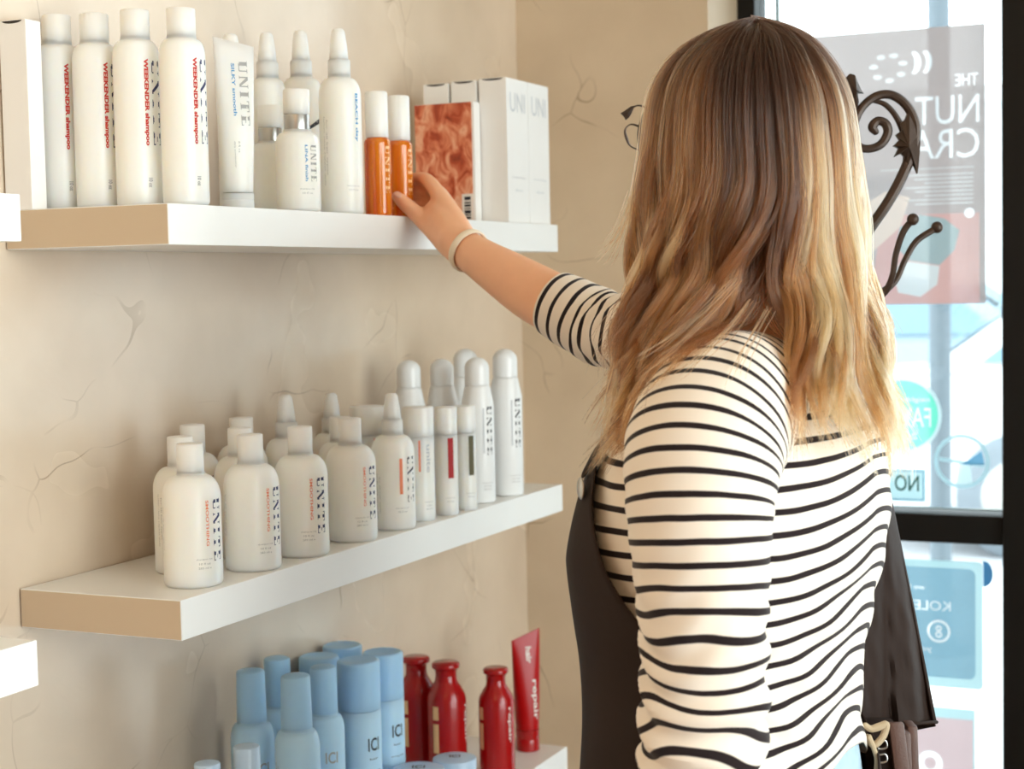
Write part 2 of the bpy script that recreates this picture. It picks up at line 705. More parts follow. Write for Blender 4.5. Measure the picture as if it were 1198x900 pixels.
def split_long(v2, f, maxlen):
    """cut long faces crosswise so that they bend round a cylinder"""
    bm = bmesh.new()
    vs = [bm.verts.new((p[0], p[1], 0)) for p in v2]
    for q in f:
        try:
            bm.faces.new([vs[i] for i in q])
        except ValueError:
            pass
    lo, hi = min(p[0] for p in v2), max(p[0] for p in v2)
    n = int((hi - lo) / maxlen)
    for i in range(1, n + 1):
        x = lo + (hi - lo) * i / (n + 1)
        bmesh.ops.bisect_plane(bm, geom=bm.verts[:] + bm.edges[:] + bm.faces[:], plane_co=(x, 0, 0), plane_no=(1, 0, 0))
    bm.verts.index_update()
    out = [(p.co.x, p.co.y) for p in bm.verts]
    ff = [tuple(w.index for w in q.verts) for q in bm.faces]
    bm.free()
    return out, ff

# ------------------------------------------------------------------ the room
YC = 1.5884            # inner face of the end wall
YG = YC + .20          # glass plane
RX, RY0, RZ = 3.3, -3.6, 2.95
T = .05                # shelf thickness
D, L = .2523, 1.1985
ZT, ZM, ZB = 1.4976, 1.0143, .5159


def slab(name, b, mat, parent=None, bevel=0, **kw):
    mb = MB()
    for q in (b if isinstance(b[0], (tuple, list)) else [b]):
        mb.add(*box(*q))
    return mb.build(name, mat, parent, smooth=False, bevel=bevel)


def struct(o):
    o['kind'] = 'structure'
    return o


struct(slab('floor', (-.2, RY0, -.1, RX + .2, YC + .3, 0), M['floor']))
struct(slab('ceiling', (-.2, RY0, RZ, RX + .2, YC + .3, RZ + .1), M['ceiling']))
struct(slab('wall_left', (-.2, RY0, 0, 0, YC + .3, RZ), M['wall']))
DX0, DX1, DZ1 = .4225, 2.9, 2.62
struct(slab('wall_back', [(0, YC, 0, DX0, YC + .3, RZ), (DX1, YC, 0, RX + .2, YC + .3, RZ), (DX0, YC, DZ1, DX1, YC + .3, RZ)], M['wall2']))
struct(slab('wall_front', (-.2, RY0 - .2, 0, RX + .2, RY0, RZ), M['wall3']))
WY0, WY1, WZ0, WZ1 = -3.2, .75, .25, 2.6
struct(slab('wall_right', [(RX, RY0, 0, RX + .2, WY0, RZ), (RX, WY1, 0, RX + .2, YC + .3, RZ), (RX, WY0, 0, RX + .2, WY1, WZ0),
                           (RX, WY0, WZ1, RX + .2, WY1, RZ)], M['wall2']))
struct(slab('baseboard_left', (0, RY0, 0, .014, YC, .09), M['shelf'], bevel=.004))
struct(slab('baseboard_back', (.014, YC - .014, 0, DX0, YC, .09), M['shelf'], bevel=.004))

# shop-front window: black aluminium posts, a rail, glass above and below
mb = MB()
PX0, PX1 = .9655, 1.06
ZR0, ZR1 = .8415, .9005
for q in ((DX0, YG, 0, .4605, YG + .09, DZ1), (PX0, YG - .01, 0, PX1, YG + .10, DZ1), (DX1 - .05, YG, 0, DX1, YG + .09, DZ1),
          (.4605, YG, ZR0, PX0, YG + .09, ZR1), (PX1, YG, ZR0, DX1 - .05, YG + .09, ZR1),
          (.4605, YG, 0, PX0, YG + .09, .12), (PX1, YG, 0, DX1 - .05, YG + .09, .12),
          (.4605, YG, 2.5, PX0, YG + .09, DZ1), (PX1, YG, 2.5, DX1 - .05, YG + .09, DZ1)):
    mb.add(*box(*q))
w1 = struct(mb.build('window_1', M['frame'], smooth=False, bevel=.003))
mb = MB()
for q in ((.4605, YG + .045, .12, PX0, YG + .051, 2.5), (PX1, YG + .045, .12, DX1 - .05, YG + .051, 2.5)):
    mb.add(*box(*q))
gl = mb.build('window_pane', M['glass'], w1, smooth=False)
mb = MB()
mb.add(*box(.496, YG + .035, ZR1, .503, YG + .044, 2.5))
mb.add(*box(.4605, YG + .035, ZR1 + .006, PX0, YG + .044, ZR1 + .009))
mb.build('glazing_bead', M['facade_glass'], w1, smooth=False)

mb = MB()
for y in (WY0, WY0 + 1.3, WY0 + 2.62, WY1 - .06):
    mb.add(*box(RX + .06, y, WZ0, RX + .14, y + .06, WZ1))
for z in (WZ0, WZ1 - .06):
    mb.add(*box(RX + .06, WY0, z, RX + .14, WY1, z + .06))
w2 = struct(mb.build('window_2', M['frame'], smooth=False, bevel=.003))
mb = MB().add(*box(RX + .098, WY0 + .06, WZ0 + .06, RX + .102, WY1 - .06, WZ1 - .06))
mb.build('window_pane', M['glass'], w2, smooth=False)


# ------------------------------------------------------------------ floating shelves
def shelf(name, y0, y1, ztop, label):
    root = empty(name, (0, (y0 + y1) / 2, ztop - T), 0, label, 'shelf', 'white floating shelves on the plaster wall')
    h = (y1 - y0) / 2
    mb = MB().add(*box(.003, -h, 0, D, h, T))
    mb.build('shelf_board', M['shelf'], root, smooth=False, bevel=.0012)
    mb = MB().add(*box(.0045, -h - .0006, .0012, D - .0012, -h + .001, T - .0012))  # painted shade over the end face of the white board
    mb.build('end_shade', M['edge'], root, smooth=False)
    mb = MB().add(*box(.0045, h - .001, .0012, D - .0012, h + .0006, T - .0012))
    mb.build('end_shade', M['edge'], root, smooth=False)
    mb = MB().add(*box(.0002, -h + .004, .004, .0034, h - .004, T - .004))  # dark strip painting the shade in the gap between board and wall
    mb.build('gap_shade_strip', M['dark'], root, smooth=False)
    return root


shelf('floating_shelf', 0, L, ZT, 'top white floating shelf under the tall shampoo bottles and the reaching hand')
shelf('floating_shelf', 0, L, ZM, 'middle white floating shelf under the rows of white lotion bottles')
shelf('floating_shelf', 0, L, ZB, 'lowest white floating shelf under the blue and red bottles')
shelf('floating_shelf', -.2606 - L, -.2606, 1.498, 'white shelf end cut off by the photo edge, beside the top shelf')
shelf('floating_shelf', -.2606 - L, -.2606, 1.0195, 'white shelf end cut off by the photo edge, below the middle shelf')


# ------------------------------------------------------------------ products
def body(R, hs, hn, rn, rb=.006, ht=None):
    p = [(0, .0012), (R - rb - .002, .0), (R - rb, 0)]
    p += [(R - rb + rb * math.sin(t), rb - rb * math.cos(t)) for t in np.linspace(.2, PI / 2, 6)]
    p += [(R, hs * .5), (R, hs)]
    p += [(rn + (R - rn) * math.cos(t), hs + (hn - hs) * math.sin(t)) for t in np.linspace(.15, PI / 2, 9)]
    p += [(rn * .96, hn + .001), (rn * .96, hn + .004)]
    return p


def cap_plain(r, z0, z1, b=.0018):
    return [(0, z0), (r - .0006, z0), (r, z0 + .0006), (r, z1 - b), (r - b * .3, z1 - b * .3), (r - b, z1), (0, z1)]


def lat(name, prof, mat, parent, seg=40, sharp=40):
    mb = MB().add(*lathe(prof, seg))
    return mb.build(name, mat, parent, sharp=sharp)


def deco(name, pieces, mat, parent):
    mb = MB()
    for v, f in pieces:
        mb.add(v, f)
    return mb.build(name, mat, parent, smooth=False)


def serif_wrap(length, height, r, ang, ztop):
    v, f = serif_word(length, height)
    v, f = split_long(v, f, .004)
    return wrap_down(v, r, ang - height / 2 / r, ztop), f


def word_wrap(text, length, height, r, ang, ztop, bold=.02):
    v, f = words(text, length, height, bold)
    return wrap_down(v, r, ang - height / 2 / r, ztop), f


def word_round(text, length, height, r, ang, z, bold=.02):
    v, f = words(text, length, height, bold)
    return wrap_round(v, r, ang - length / 2 / r, z), f


def bar_wrap(length, height, r, ang, ztop):
    v = [(0, 0), (length, 0), (length, height), (0, height)]
    n = 4
    v = [(x, height * k / n) for k in range(n + 1) for x in (0, length)]
    f = [(2 * k, 2 * k + 1, 2 * k + 3, 2 * k + 2) for k in range(n)]
    return wrap_down(v, r, ang - height / 2 / r, ztop), f


def small_print(r, ang, z, root, n=3, w=.022):
    deco('fine_print', [word_round(t, w * k, .0026, r, ang, z - .0055 * i, 0) for i, (t, k) in
                        enumerate((('shampoo net', 1), ('10 fl oz', .7), ('283 ml e', .8))[:n])], M['grey_ink'], root)


def back_print(r, ang, ztop, root, length=.07):
    deco('back_print', [word_wrap(t, length * k, .0028, r, ang + i * .0052 / r, ztop - .004 * i, 0) for i, (t, k) in
                        enumerate((('lather rinse repeat daily', 1), ('for all hair types', .8)))], M['grey_ink'], root)


def lotion():
    root = empty('lotion_bottle')
    R = .0375
    lat('bottle_body', body(R, .112, .142, .0185), M['plastic'], root)
    lat('cap', cap_plain(.0172, .1455, .1825), M['plastic_dull'], root)
    deco('brand_lettering', [serif_wrap(.078, .0135, R, 0, .112)], M['navy'], root)
    deco('side_print', [word_wrap('SMOOTHING', .058, .0042, R, -.42, .112)], M['coral_ink'], root)
    small_print(R, -.55, .036, root)
    back_print(R, -2.32, .108, root)
    return root


def sprayer(root, z0, k=1.0, r=.0165):
    lat('collar', [(0, z0), (r - .0008, z0), (r, z0 + .0008), (r, z0 + .02 * k), (r - .001, z0 + .0215 * k), (0, z0 + .0215 * k)], M['plastic_dull'], root)
    z = z0 + .0215 * k
    lat('spray_head', [(0, z), (r * .84, z), (r * .84, z + .004), (r * .74, z + .02 * k), (r * .62, z + .033 * k), (r * .58, z + .037 * k), (r * .40, z + .0405 * k), (0, z + .041 * k)], M['plastic'], root)


def pump_spray(R=.031, hs=.172, hn=.2, H=.275, style='blue'):
    root = empty('spray_bottle')
    lat('bottle_body', body(R, hs, hn, .0175), M['plastic'], root)
    k = (H - hn - .003) / .0625
    sprayer(root, hn + .003, k)
    if style == 'bold':
        deco('brand_lettering', [serif_wrap(.12, .024, R, 0, .178)], M['ink'], root)
    elif style == 'blue':
        deco('brand_lettering', [word_wrap('BEACH day', .07, .007, R, -.05, .176, .03)], M['blue_ink'], root)
        small_print(R, -.3, .04, root, 2)
    else:
        deco('brand_lettering', [serif_wrap(.07, .0145, R, 0, hs - .004)], M['ink'], root)
        deco('side_print', [bar_wrap(.055, .005, R, -.55, hs - .006)], M['coral_ink'], root)
        small_print(R, -.5, .034, root, 2)
    back_print(R, -1.75, hs - .03, root, .1 if H > .25 else .07)
    return root


def tall_bottle():
    root = empty('shampoo_bottle')
    R = .0292
    lat('bottle_body', body(R, .186, .2085, .0195), M['plastic'], root)
    lat('cap', cap_plain(.0182, .212, .2475), M['plastic_dull'], root)
    deco('brand_lettering', [serif_wrap(.105, .0135, R, .02, .182)], M['navy'], root)
    deco('side_print', [word_wrap('WEEKENDER shampoo', .108, .0072, R, -.5, .184, .05)], M['red_ink'], root)
    deco('volume_mark', [word_wrap('10 oz', .012, .0055, R, -.42, .036, .04)], M['grey_ink'], root)
    return root


def small_bottle():
    root = empty('styling_bottle')
    R = .031
    lat('bottle_body', body(R, .094, .1115, .0205), M['plastic'], root)
    lat('cap_band', cap_plain(.0182, .1145, .136, .0006), M['silver'], root)
    lat('cap', cap_plain(.0186, .136, .1715), M['plastic_dull'], root)
    deco('brand_lettering', [serif_wrap(.05, .0105, R, .05, .092)], M['grey_ink'], root)
    deco('side_print', [word_wrap('LINA finish', .05, .004, R, -.33, .092, .02)], M['blue_ink'], root)
    small_print(R, -.3, .03, root, 2)
    return root


def slim_tube(R, H, ink, bar=True):
    root = empty('slim_tube')
    seam = H * .74
    lat('tube_body', [(0, 0), (R - .002, 0), (R, .002), (R, seam - .0006), (R - .0008, seam), (0, seam)], M['plastic'], root)
    lat('cap', cap_plain(R, seam + .0003, H, .002), M['plastic'], root)
    if bar:
        deco('colour_bar', [bar_wrap(.066, .0095, R, 0, seam - .004)], ink, root)
        small_print(R, -.1, .028, root, 2, .016)
    else:
        deco('brand_lettering', [word_wrap('unite', .045, .008, R, -.1, seam - .012, .02)], M['lightgrey_ink'], root)
        deco('side_print', [bar_wrap(.05, .003, R, -.7, seam - .005)], M['coral_ink'], root)
        small_print(R, -.1, .03, root, 3, .016)
    return root


def spray_can(R=.029, H=.258):
    root = empty('spray_can')
    hs = H - .085
    lat('can_body', [(0, .001), (R - .004, 0), (R - .001, .0015), (R, .004), (R, hs), (R - .0006, hs + .004), (R * .80, hs + .03), (R * .76, hs + .0335), (R * .74, hs + .0345), (0, hs + .0345)], M['can'], root)
    zc = hs + .0352
    rc = R * .75
    lat('cap', [(0, zc), (rc, zc), (rc, zc + .03)] + [(rc * math.cos(t), zc + .03 + (H - zc - .03) * math.sin(t)) for t in np.linspace(.15, PI / 2, 9)], M['can'], root)
    deco('brand_lettering', [serif_wrap(.085, .0115, R, 0, hs - .002)], M['ink'], root)
    deco('side_print', [bar_wrap(.08, .0035, R, -.42, hs - .004)], M['lightgrey_ink'], root)
    small_print(R, -.2, .035, root, 3)
    return root


def serum():
    root = empty('serum_bottle')
    R = .0203
    lat('bottle_body', body(R, .108, .116, .0165, .004), M['amber'], root)
    lat('cap', cap_plain(.0172, .1175, .187, .003), M['plastic'], root)
    deco('brand_lettering', [serif_wrap(.07, .0085, R, -.12, .104)], M['cream_ink'], root)
    return root


def flat_tube(H, w, rcap, hcap, mat, capmat, slant=0.0, name='lotion_tube'):
    """squeeze tube standing on its cap, crimped flat at the top; flat side towards +x"""
    root = empty(name)
    n = 28
    mb = MB()
    v = []
    rows = 22
    for i in range(rows):
        t = i / (rows - 1)
        z0 = hcap + .001
        ry = rcap * .96 + (w - rcap * .96) * t ** .8
        rx = rcap * .96 * (1 - t ** 1.7) + .0012
        for k in range(n):
            a = 2 * PI * k / n
            ca, sa = math.cos(a), math.sin(a)
            e = 1 - .35 * t
            px = rx * math.copysign(abs(ca) ** e, ca)
            py = ry * math.copysign(abs(sa) ** e, sa)
            v.append((px, py, z0 + (H - z0) * t + slant * t * t * py / w))
    f = grid_faces(rows, n, True)
    f.append(tuple(range(n))[::-1])
    f.append(tuple(range((rows - 1) * n, rows * n)))
    mb.add(v, f)
    mb.build('tube_body', mat, root)
    lat('cap', [(0, 0), (rcap - .001, 0), (rcap, .001), (rcap, hcap * .55), (rcap * .97, hcap * .6), (rcap, hcap * .65), (rcap, hcap), (0, hcap)], capmat, root)

    def lay(v2, ytop, ztop):
        out = []
        for x, y in v2:
            z = ztop - x
            t = (z - hcap) / (H - hcap)
            rx = rcap * .96 * (1 - t ** 1.7) + .0012
            ry = rcap * .96 + (w - rcap * .96) * t ** .8
            yy = ytop + y
            out.append((rx * math.sqrt(max(0, 1 - min(1, abs(yy) / ry) ** 2.4)) + .0008, yy, z))
        return out
    root['_lay'] = 0
    del root['_lay']
    return root, lay


def blue_bottle():
    root = empty('conditioner_bottle')
    R = .0315
    lat('bottle_body', body(R, .195, .221, .0225), M['blue'], root)
    lat('cap', [(0, .2245), (.021, .2245), (.0218, .226), (.0205, .294), (.0195, .297), (.017, .2985), (0, .2985)], M['blue_cap'], root)
    deco('brand_lettering', [word_round('ICI', .02, .018, R, -.35, .15, .01)], M['grey_ink'], root)
    back_print(R, -1.95, .18, root, .08)
    return root


def blue_can():
    root = empty('hair_spray_canister')
    R = .0342
    lat('can_body', [(0, 0), (R - .002, 0), (R, .002), (R, .2035), (R - .0006, .2043), (0, .2043)], M['blue'], root)
    lat('cap', [(0, .2047), (R - .0006, .2047), (R, .2053), (R, .279), (R - .001, .2815), (R - .004, .283), (R - .006, .2818), (0, .2815)], M['blue_cap'], root)
    deco('brand_lettering', [word_round('ICI', .021, .021, R, -.3, .142, .012)], M['ink'], root)
    deco('fine_print', [word_round(t, w, .003, R, -.3, z, .01) for t, w, z in (('hair', .016, .128), ('strong hold', .026, .108))], M['navy'], root)
    return root


def red_bottle():
    root = empty('red_hair_bottle')
    R = .0350
    pr = [(0, .001), (R - .006, 0), (R - .001, .002), (R, .006), (R, .142), (R - .002, .152), (R - .008, .163), (.0205, .173), (.0192, .177), (.0186, .185), (0, .185)]
    lat('bottle_body', pr, M['red'], root)
    lat('cap', [(0, .1855), (.0186, .1855), (.0192, .194), (.0215, .1965), (.0245, .199), (.0250, .2035), (.0240, .2065), (.021, .2085), (0, .2085)], M['red'], root)
    deco('brand_lettering', [word_wrap('repair', .07, .010, R, -.12, .135, .02)], M['white_ink'], root)
    deco('back_panel', [bar_wrap(.024, .011, R, -1.9, .135), bar_wrap(.052, .011, R, -1.9, .104)], M['cream_ink'], root)
    return root


def jar():
    root = empty('balm_jar')
    R = .0375
    lat('jar_body', [(0, 0), (R - .004, 0), (R - .001, .003), (R - .001, .062), (R - .004, .065), (0, .065)], M['pale_lid'], root)
    lat('lid', [(0, .0655), (R - .0005, .0655), (R, .066), (R, .082), (R - .001, .0838), (R - .003, .0845), (0, .0845)], M['pale_lid'], root)
    v, f = words('ICI', .018, .014, .012)
    c, s = math.cos(.4), math.sin(.4)
    deco('brand_lettering', [([(c * (x - .009) - s * y, s * (x - .009) + c * y, .0849) for x, y in v], f)], M['ink'], root)
    return root


def mini_bottle():
    root = empty('travel_bottle')
    R = .019
    lat('bottle_body', body(R, .190, .2, .016, .003), M['blue'], root)
    lat('cap', cap_plain(.0178, .2045, .256, .0025), M['pale_lid'], root)
    deco('brand_lettering', [word_round('ICI', .014, .013, R, -.4, .12, .012)], M['ink'], root)
    return root


def copy_thing(src):
    r = src.copy()
    COL.objects.link(r)
    for ch in src.children:
        c = ch.copy()
        COL.objects.link(c)
        c.parent = r
        for g in ch.children:
            k = g.copy()
            COL.objects.link(k)
            k.parent = c
    return r


_used = {}


def put(maker, key, x, y, z, rz, label, cat, group, sc=1.0, name=None):
    if key not in _used:
        _used[key] = maker()
        o = _used[key]
    else:
        o = copy_thing(_used[key])
    o.location = (x, y, z)
    o.rotation_euler = (0, 0, math.radians(rz))
    o.scale = (sc, sc, sc)
    tag(o, label, cat, group)
    return o


G1 = 'white bottles on the top shelf'
put(tall_bottle, 'tall', .0355, .071, ZT, -3, 'tall white shampoo bottle with red side print, next to the slim carton at the wall', 'bottle', G1, 1.012)
put(tall_bottle, 'tall', .094, .073, ZT, 0, 'tall white red-printed shampoo bottle, second from the wall in its row of four', 'bottle', G1)
put(tall_bottle, 'tall', .156, .075, ZT, -2, 'tall white red-printed shampoo bottle, third from the wall in its row of four', 'bottle', G1)
put(tall_bottle, 'tall', .2205, .083, ZT, 4, 'tall white shampoo bottle at the shelf front, right beside the crimped white tube', 'bottle', G1, .99)

tb, lay = flat_tube(.2235, .0275, .0215, .022, M['plastic'], M['plastic_dull'], -.006)
v, f = serif_word(.085, .012)
v, f = split_long(v, f, .006)
deco('brand_lettering', [(lay(v, .004, .196), f)], M['grey_ink'], tb)
v, f = words('SILKY smooth', .07, .0045, .02)
deco('side_print', [(lay(v, -.006, .194), f)], M['blue_ink'], tb)
deco('fine_print', [(lay(words(t, w, .0026, 0)[0], -.008 + i * .006, .09), words(t, w, .0026, 0)[1]) for i, (t, w) in enumerate((('daily conditioner', .035), ('8 fl oz', .015)))], M['grey_ink'], tb)
tb.location = (.2, .228, ZT)
tb.rotation_euler = (0, 0, math.radians(-42))
tag(tb, 'white squeeze tube with a flat crimped top standing on its cap', 'tube', G1)

put(lambda: pump_spray(.0225, .19, .214, .262, 'plain'), 'pk', .09, .386, ZT, -30, 'white bottle almost hidden behind the crimped tube, only its cap showing', 'bottle', G1, 1, )
put(lambda: pump_spray(.027, .178, .206, .276, 'plain'), 'sp6', .09, .481, ZT, 60, 'white spray bottle behind the crimped tube, the thinner of two set back at the wall', 'bottle', G1)
put(small_bottle, 'small', .14, .405, ZT, 80, 'short white bottle with silver cap band, half hidden behind the other short one', 'bottle', G1, .92)
put(lambda: pump_spray(.0315, .186, .213, .285, 'bold'), 'sp7', .11, .544, ZT, -24, 'white spray bottle with big bold black lettering behind the short bottle', 'bottle', G1)
put(small_bottle, 'small', .215, .358, ZT, -17, 'short white bottle with silver cap band at the front of the top shelf', 'bottle', G1)
put(lambda: pump_spray(.0312, .172, .2, .273, 'blue'), 'sp9', .21, .487, ZT, -9, 'tall white spray bottle with blue lettering beside the orange bottles', 'bottle', G1)
G2 = 'orange serum bottles'
put(serum, 'serum', .228, .564, ZT, -8, 'orange serum bottle with white cap next to the white spray bottle', 'bottle', G2)
put(serum, 'serum', .228, .634, ZT, -4, 'orange serum bottle with white cap held by the hand', 'bottle', G2)


def carton(name, x0, x1, y0, y1, h, label, photo=False, print_=True, notch=True):
    root = empty(name, ((x0 + x1) / 2, (y0 + y1) / 2, ZT), 0, label, 'box', 'cartons on the top shelf')
    a, b = (x1 - x0) / 2, (y1 - y0) / 2
    mb = MB().add(*box(-a, -b, 0, a, b, h))
    mb.build('carton_body', M['carton'], root, smooth=False, bevel=.0008)
    mb = MB().add(*box(-a + .0015, -b + .0015, h, a - .0015, b - .0015, h + .0006))
    mb.build('top_flap', M['carton'], root, smooth=False)
    if notch:
        n = 12
        v = [(a * .75 * math.cos(PI * k / n + PI), -b - .0003, h - .0005 + .0035 * math.sin(PI * k / n + PI)) for k in range(n + 1)]
        MB().add(v, [tuple(range(n + 1))]).build('thumb_notch', M['dark'], root, smooth=False)
    if photo:
        MB().add(*box(-a + .0005, -b - .0006, .0005, a - .0045, -b - .0001, h - .0005)).build('photo_print', M['photo'], root, smooth=False)
        mb = MB().add(*box(a - .026, -b - .0010, .006, a - .0045, -b - .0006, .052))
        bc = mb.build('barcode_patch', M['white_ink'], root, smooth=False)
        mb = MB()
        z = .008
        for w, g in ((.004, .002), (.002, .0015), (.006, .002), (.002, .002), (.004, .0016), (.003, .003), (.006, .002), (.002, .002)):
            if z + w < .05:
                mb.add(*box(a - .021, -b - .0014, z, a - .009, -b - .0010, z + w))
            z += w + g
        mb.build('barcode', M['ink'], bc, smooth=False)
    if print_:
        v, f = serif_word(b * 1.55, .034)
        v, f2 = list(v), f
        v, f2 = words('UNI', b * 1.4, .034, 0)
        deco('brand_lettering', [([(a + .0005, -b * .7 + x, h - .058 + y) for x, y in v], f2)], M['lightgrey_ink'], root)
        pcs = []
        for t, w, z in (('smoothing', .6, .078), ('duo', .35, .056)):
            vv, ff = words(t, 2 * b * w, .005, 0)
            pcs.append(([(a + .0005, -b * w + x, z + y) for x, y in vv], ff))
        deco('fine_print', pcs, M['lightgrey_ink'], root)
    return root


carton('carton', .0725, .1892, .982, 1.006, .212, 'carton with a rust red photo print and barcode behind the hand', photo=True, print_=False, notch=False)
carton('carton', .0775, .127, 1.009, 1.1, .250, 'white carton nearest the wall, standing behind the rust red photo carton', print_=False)
carton('carton', .1325, .182, 1.009, 1.1, .2515, 'white carton between two others, its lower part behind the rust red photo carton', print_=False)
carton('carton', .187, .24, 1.009, 1.1, .253, 'white carton at the shelf front, fully in view, right of the photo carton')
carton('carton', .187, .24, 1.102, 1.194, .253, 'white carton at the far front end of the top shelf')
b0 = carton('carton', .004, .046, .0, .028, .236, 'slim carton standing against the wall at the left end of the top shelf', print_=False)

G3 = 'white bottles on the middle shelf'
put(lotion, 'lotion', .203, .097, ZM, 0, 'white lotion bottle nearest the camera, at the left front of the middle shelf', 'bottle', G3)
put(lotion, 'lotion', .209, .226, ZM, 2, 'white lotion bottle, second in the front row of the middle shelf', 'bottle', G3)
put(lotion, 'lotion', .213, .346, ZM, -13, 'white lotion bottle with orange side print and dark lettering turned most to view', 'bottle', G3)
put(lotion, 'lotion', .212, .487, ZM, -4, 'white lotion bottle, fourth in the front row, beside the pointed spray bottle', 'bottle', G3)
put(lambda: pump_spray(.0335, .118, .146, .2115, 'coral'), 'sp5', .217, .609, ZM, -9, 'white spray bottle with pointed top in the front row of the middle shelf', 'bottle', G3)
put(lambda: slim_tube(.0255, .183, None, False), 'tubeA', .212, .703, ZM, -18, 'widest of the three plain white cylinders beside the pointed spray bottle', 'bottle', G3)
put(lambda: slim_tube(.0185, .178, M['crimson_ink']), 'tubeB', .228, .771, ZM, -41, 'slim white cylinder with a red stripe', 'bottle', G3)
put(lambda: slim_tube(.0180, .175, M['olive_ink']), 'tubeC', .232, .834, ZM, -32, 'slim white cylinder with an olive stripe', 'bottle', G3)
put(spray_can, 'can', .21, .929, ZM, -20, 'tall white spray can in the front row beside the olive striped cylinder', 'spray can', G3, .975)
put(spray_can, 'can', .215, 1.034, ZM, -20, 'tall white spray can with domed cap at the far end of the middle shelf', 'spray can', G3, 1.012)
put(lotion, 'lotion', .13, .177, ZM, 25, 'white lotion bottle peeking out left behind the nearest one', 'bottle', G3)
put(lotion, 'lotion', .06, .304, ZM, -20, 'white lotion bottle against the wall behind the two nearest ones', 'bottle', G3, 1.02)
put(lotion, 'lotion', .06, .428, ZM, 0, 'white lotion bottle against the wall behind the second front bottle', 'bottle', G3, 1.02)
put(lotion, 'lotion', .137, .309, ZM, 0, 'white lotion bottle wedged between the second front bottle and the wall one', 'bottle', G3)
put(lambda: pump_spray(.0335, .118, .146, .2115, 'coral'), 'sp5', .095, .497, ZM, 0, 'white spray bottle with pointed top behind the orange printed lotion bottle', 'bottle', G3, 1.02)
put(lambda: pump_spray(.0335, .118, .146, .2115, 'coral'), 'sp5', .09, .640, ZM, 0, 'white spray bottle with pointed top behind the fourth front bottle', 'bottle', G3, .985)
put(lotion, 'lotion', .15, .565, ZM, 0, 'white lotion bottle in the back row between two pointed spray bottles', 'bottle', G3, .97)
put(lambda: slim_tube(.03, .18, None, False), 'tubeD', .1, .739, ZM, 0, 'white flat topped bottle in the back row behind the pointed spray bottle', 'bottle', G3)
put(spray_can, 'can', .09, .904, ZM, 0, 'white spray can in the back row, nearest the wall', 'spray can', G3, .96)
put(spray_can, 'can', .12, .973, ZM, 0, 'white spray can in the back row, in the middle of three', 'spray can', G3, .955)
put(spray_can, 'can', .13, 1.048, ZM, 0, 'white spray can with domed cap peeking out behind the front cans', 'spray can', G3, 1.01)

G4 = 'pale blue bottles on the lowest shelf'
put(blue_bottle, 'blue', .075, .41, ZB, -10, 'pale blue bottle farthest to the left on the lowest shelf', 'bottle', G4, 1.03)
put(blue_bottle, 'blue', .045, .529, ZB, 0, 'pale blue bottle at the wall with only its darker cap showing', 'bottle', G4)
put(blue_bottle, 'blue', .17, .384, ZB, -15, 'pale blue bottle standing nearest in front of the other capped ones', 'bottle', G4, 1.05)
put(blue_bottle, 'blue', .13, .527, ZB, -20, 'pale blue bottle against the left side of the wide blue canister', 'bottle', G4, .978)
put(blue_can, 'bluecan', .14, .618, ZB, -4, 'wide pale blue canister in front, dark letters low on its side', 'canister', G4, 1.0)
put(blue_can, 'bluecan', .13, .716, ZB, -4, 'wide pale blue canister beside the red bottles', 'canister', G4, .972)
put(blue_can, 'bluecan', .04, .662, ZB, 0, 'wide blue canister at the wall, left of two, only its round top showing', 'canister', G4, .962)
put(blue_can, 'bluecan', .04, .738, ZB, 0, 'wide blue canister at the wall, right of two, only its round top showing', 'canister', G4, .972)
put(mini_bottle, 'mini', .2, .209, ZB, 0, 'small bottle with pale cap low in front of the blue bottles', 'bottle', G4, 1.008)
put(mini_bottle, 'mini', .18, .145, ZB, 0, 'small pale cap barely rising over the bottom edge of the photo', 'bottle', G4, .978)
G5 = 'red bottles on the lowest shelf'
put(red_bottle, 'red', .06, .962, ZB, 10, 'red bottle half hidden behind the blue canister', 'bottle', G5)
put(red_bottle, 'red', .13, .942, ZB, 12, 'red bottle with flared cap in the middle of three', 'bottle', G5, 1.0)
put(red_bottle, 'red', .2, 1.0, ZB, -12, 'red bottle with flared cap beside the red tube', 'bottle', G5, .915)
put(jar, 'jar', .21, .680, ZB, 0, 'round pale blue jar lid next to the blue canister', 'jar', 'pale blue jars in front of the red bottles', 1.15)
put(jar, 'jar', .215, .801, ZB, 0, 'round pale blue jar lid with dark letters in front of the red bottles', 'jar', 'pale blue jars in front of the red bottles', .98)
rt, lay = flat_tube(.2185, .0285, .0225, .04, M['red_tube'], M['red'], .010, 'red_hair_tube')
v, f = words('repair', .075, .014, .02)
deco('brand_lettering', [(lay(v, .002, .135), f)], M['white_ink'], rt)
v, f = words('hair', .03, .012, .03)
deco('corner_print', [(lay(v, -.004, .196), f)], M['white_ink'], rt)
rt.location = (.19, 1.155, ZB)
rt.rotation_euler = (0, 0, math.radians(-44))
tag(rt, 'glossy red squeeze tube with crimped top at the far end of the lowest shelf', 'tube', G5)


# ------------------------------------------------------------------ things on the shop window
def G(px, py, y=YG + .04):
    q = F_ + R_ * (px - W_ / 2) / FPX - U_ * (py - H_ / 2) / FPX
    k = (y - CY) / q[1]
    p = CAM + q * k
    return p[0], p[2]


YS = YG + .0415      # paper is stuck to the inside of the glass


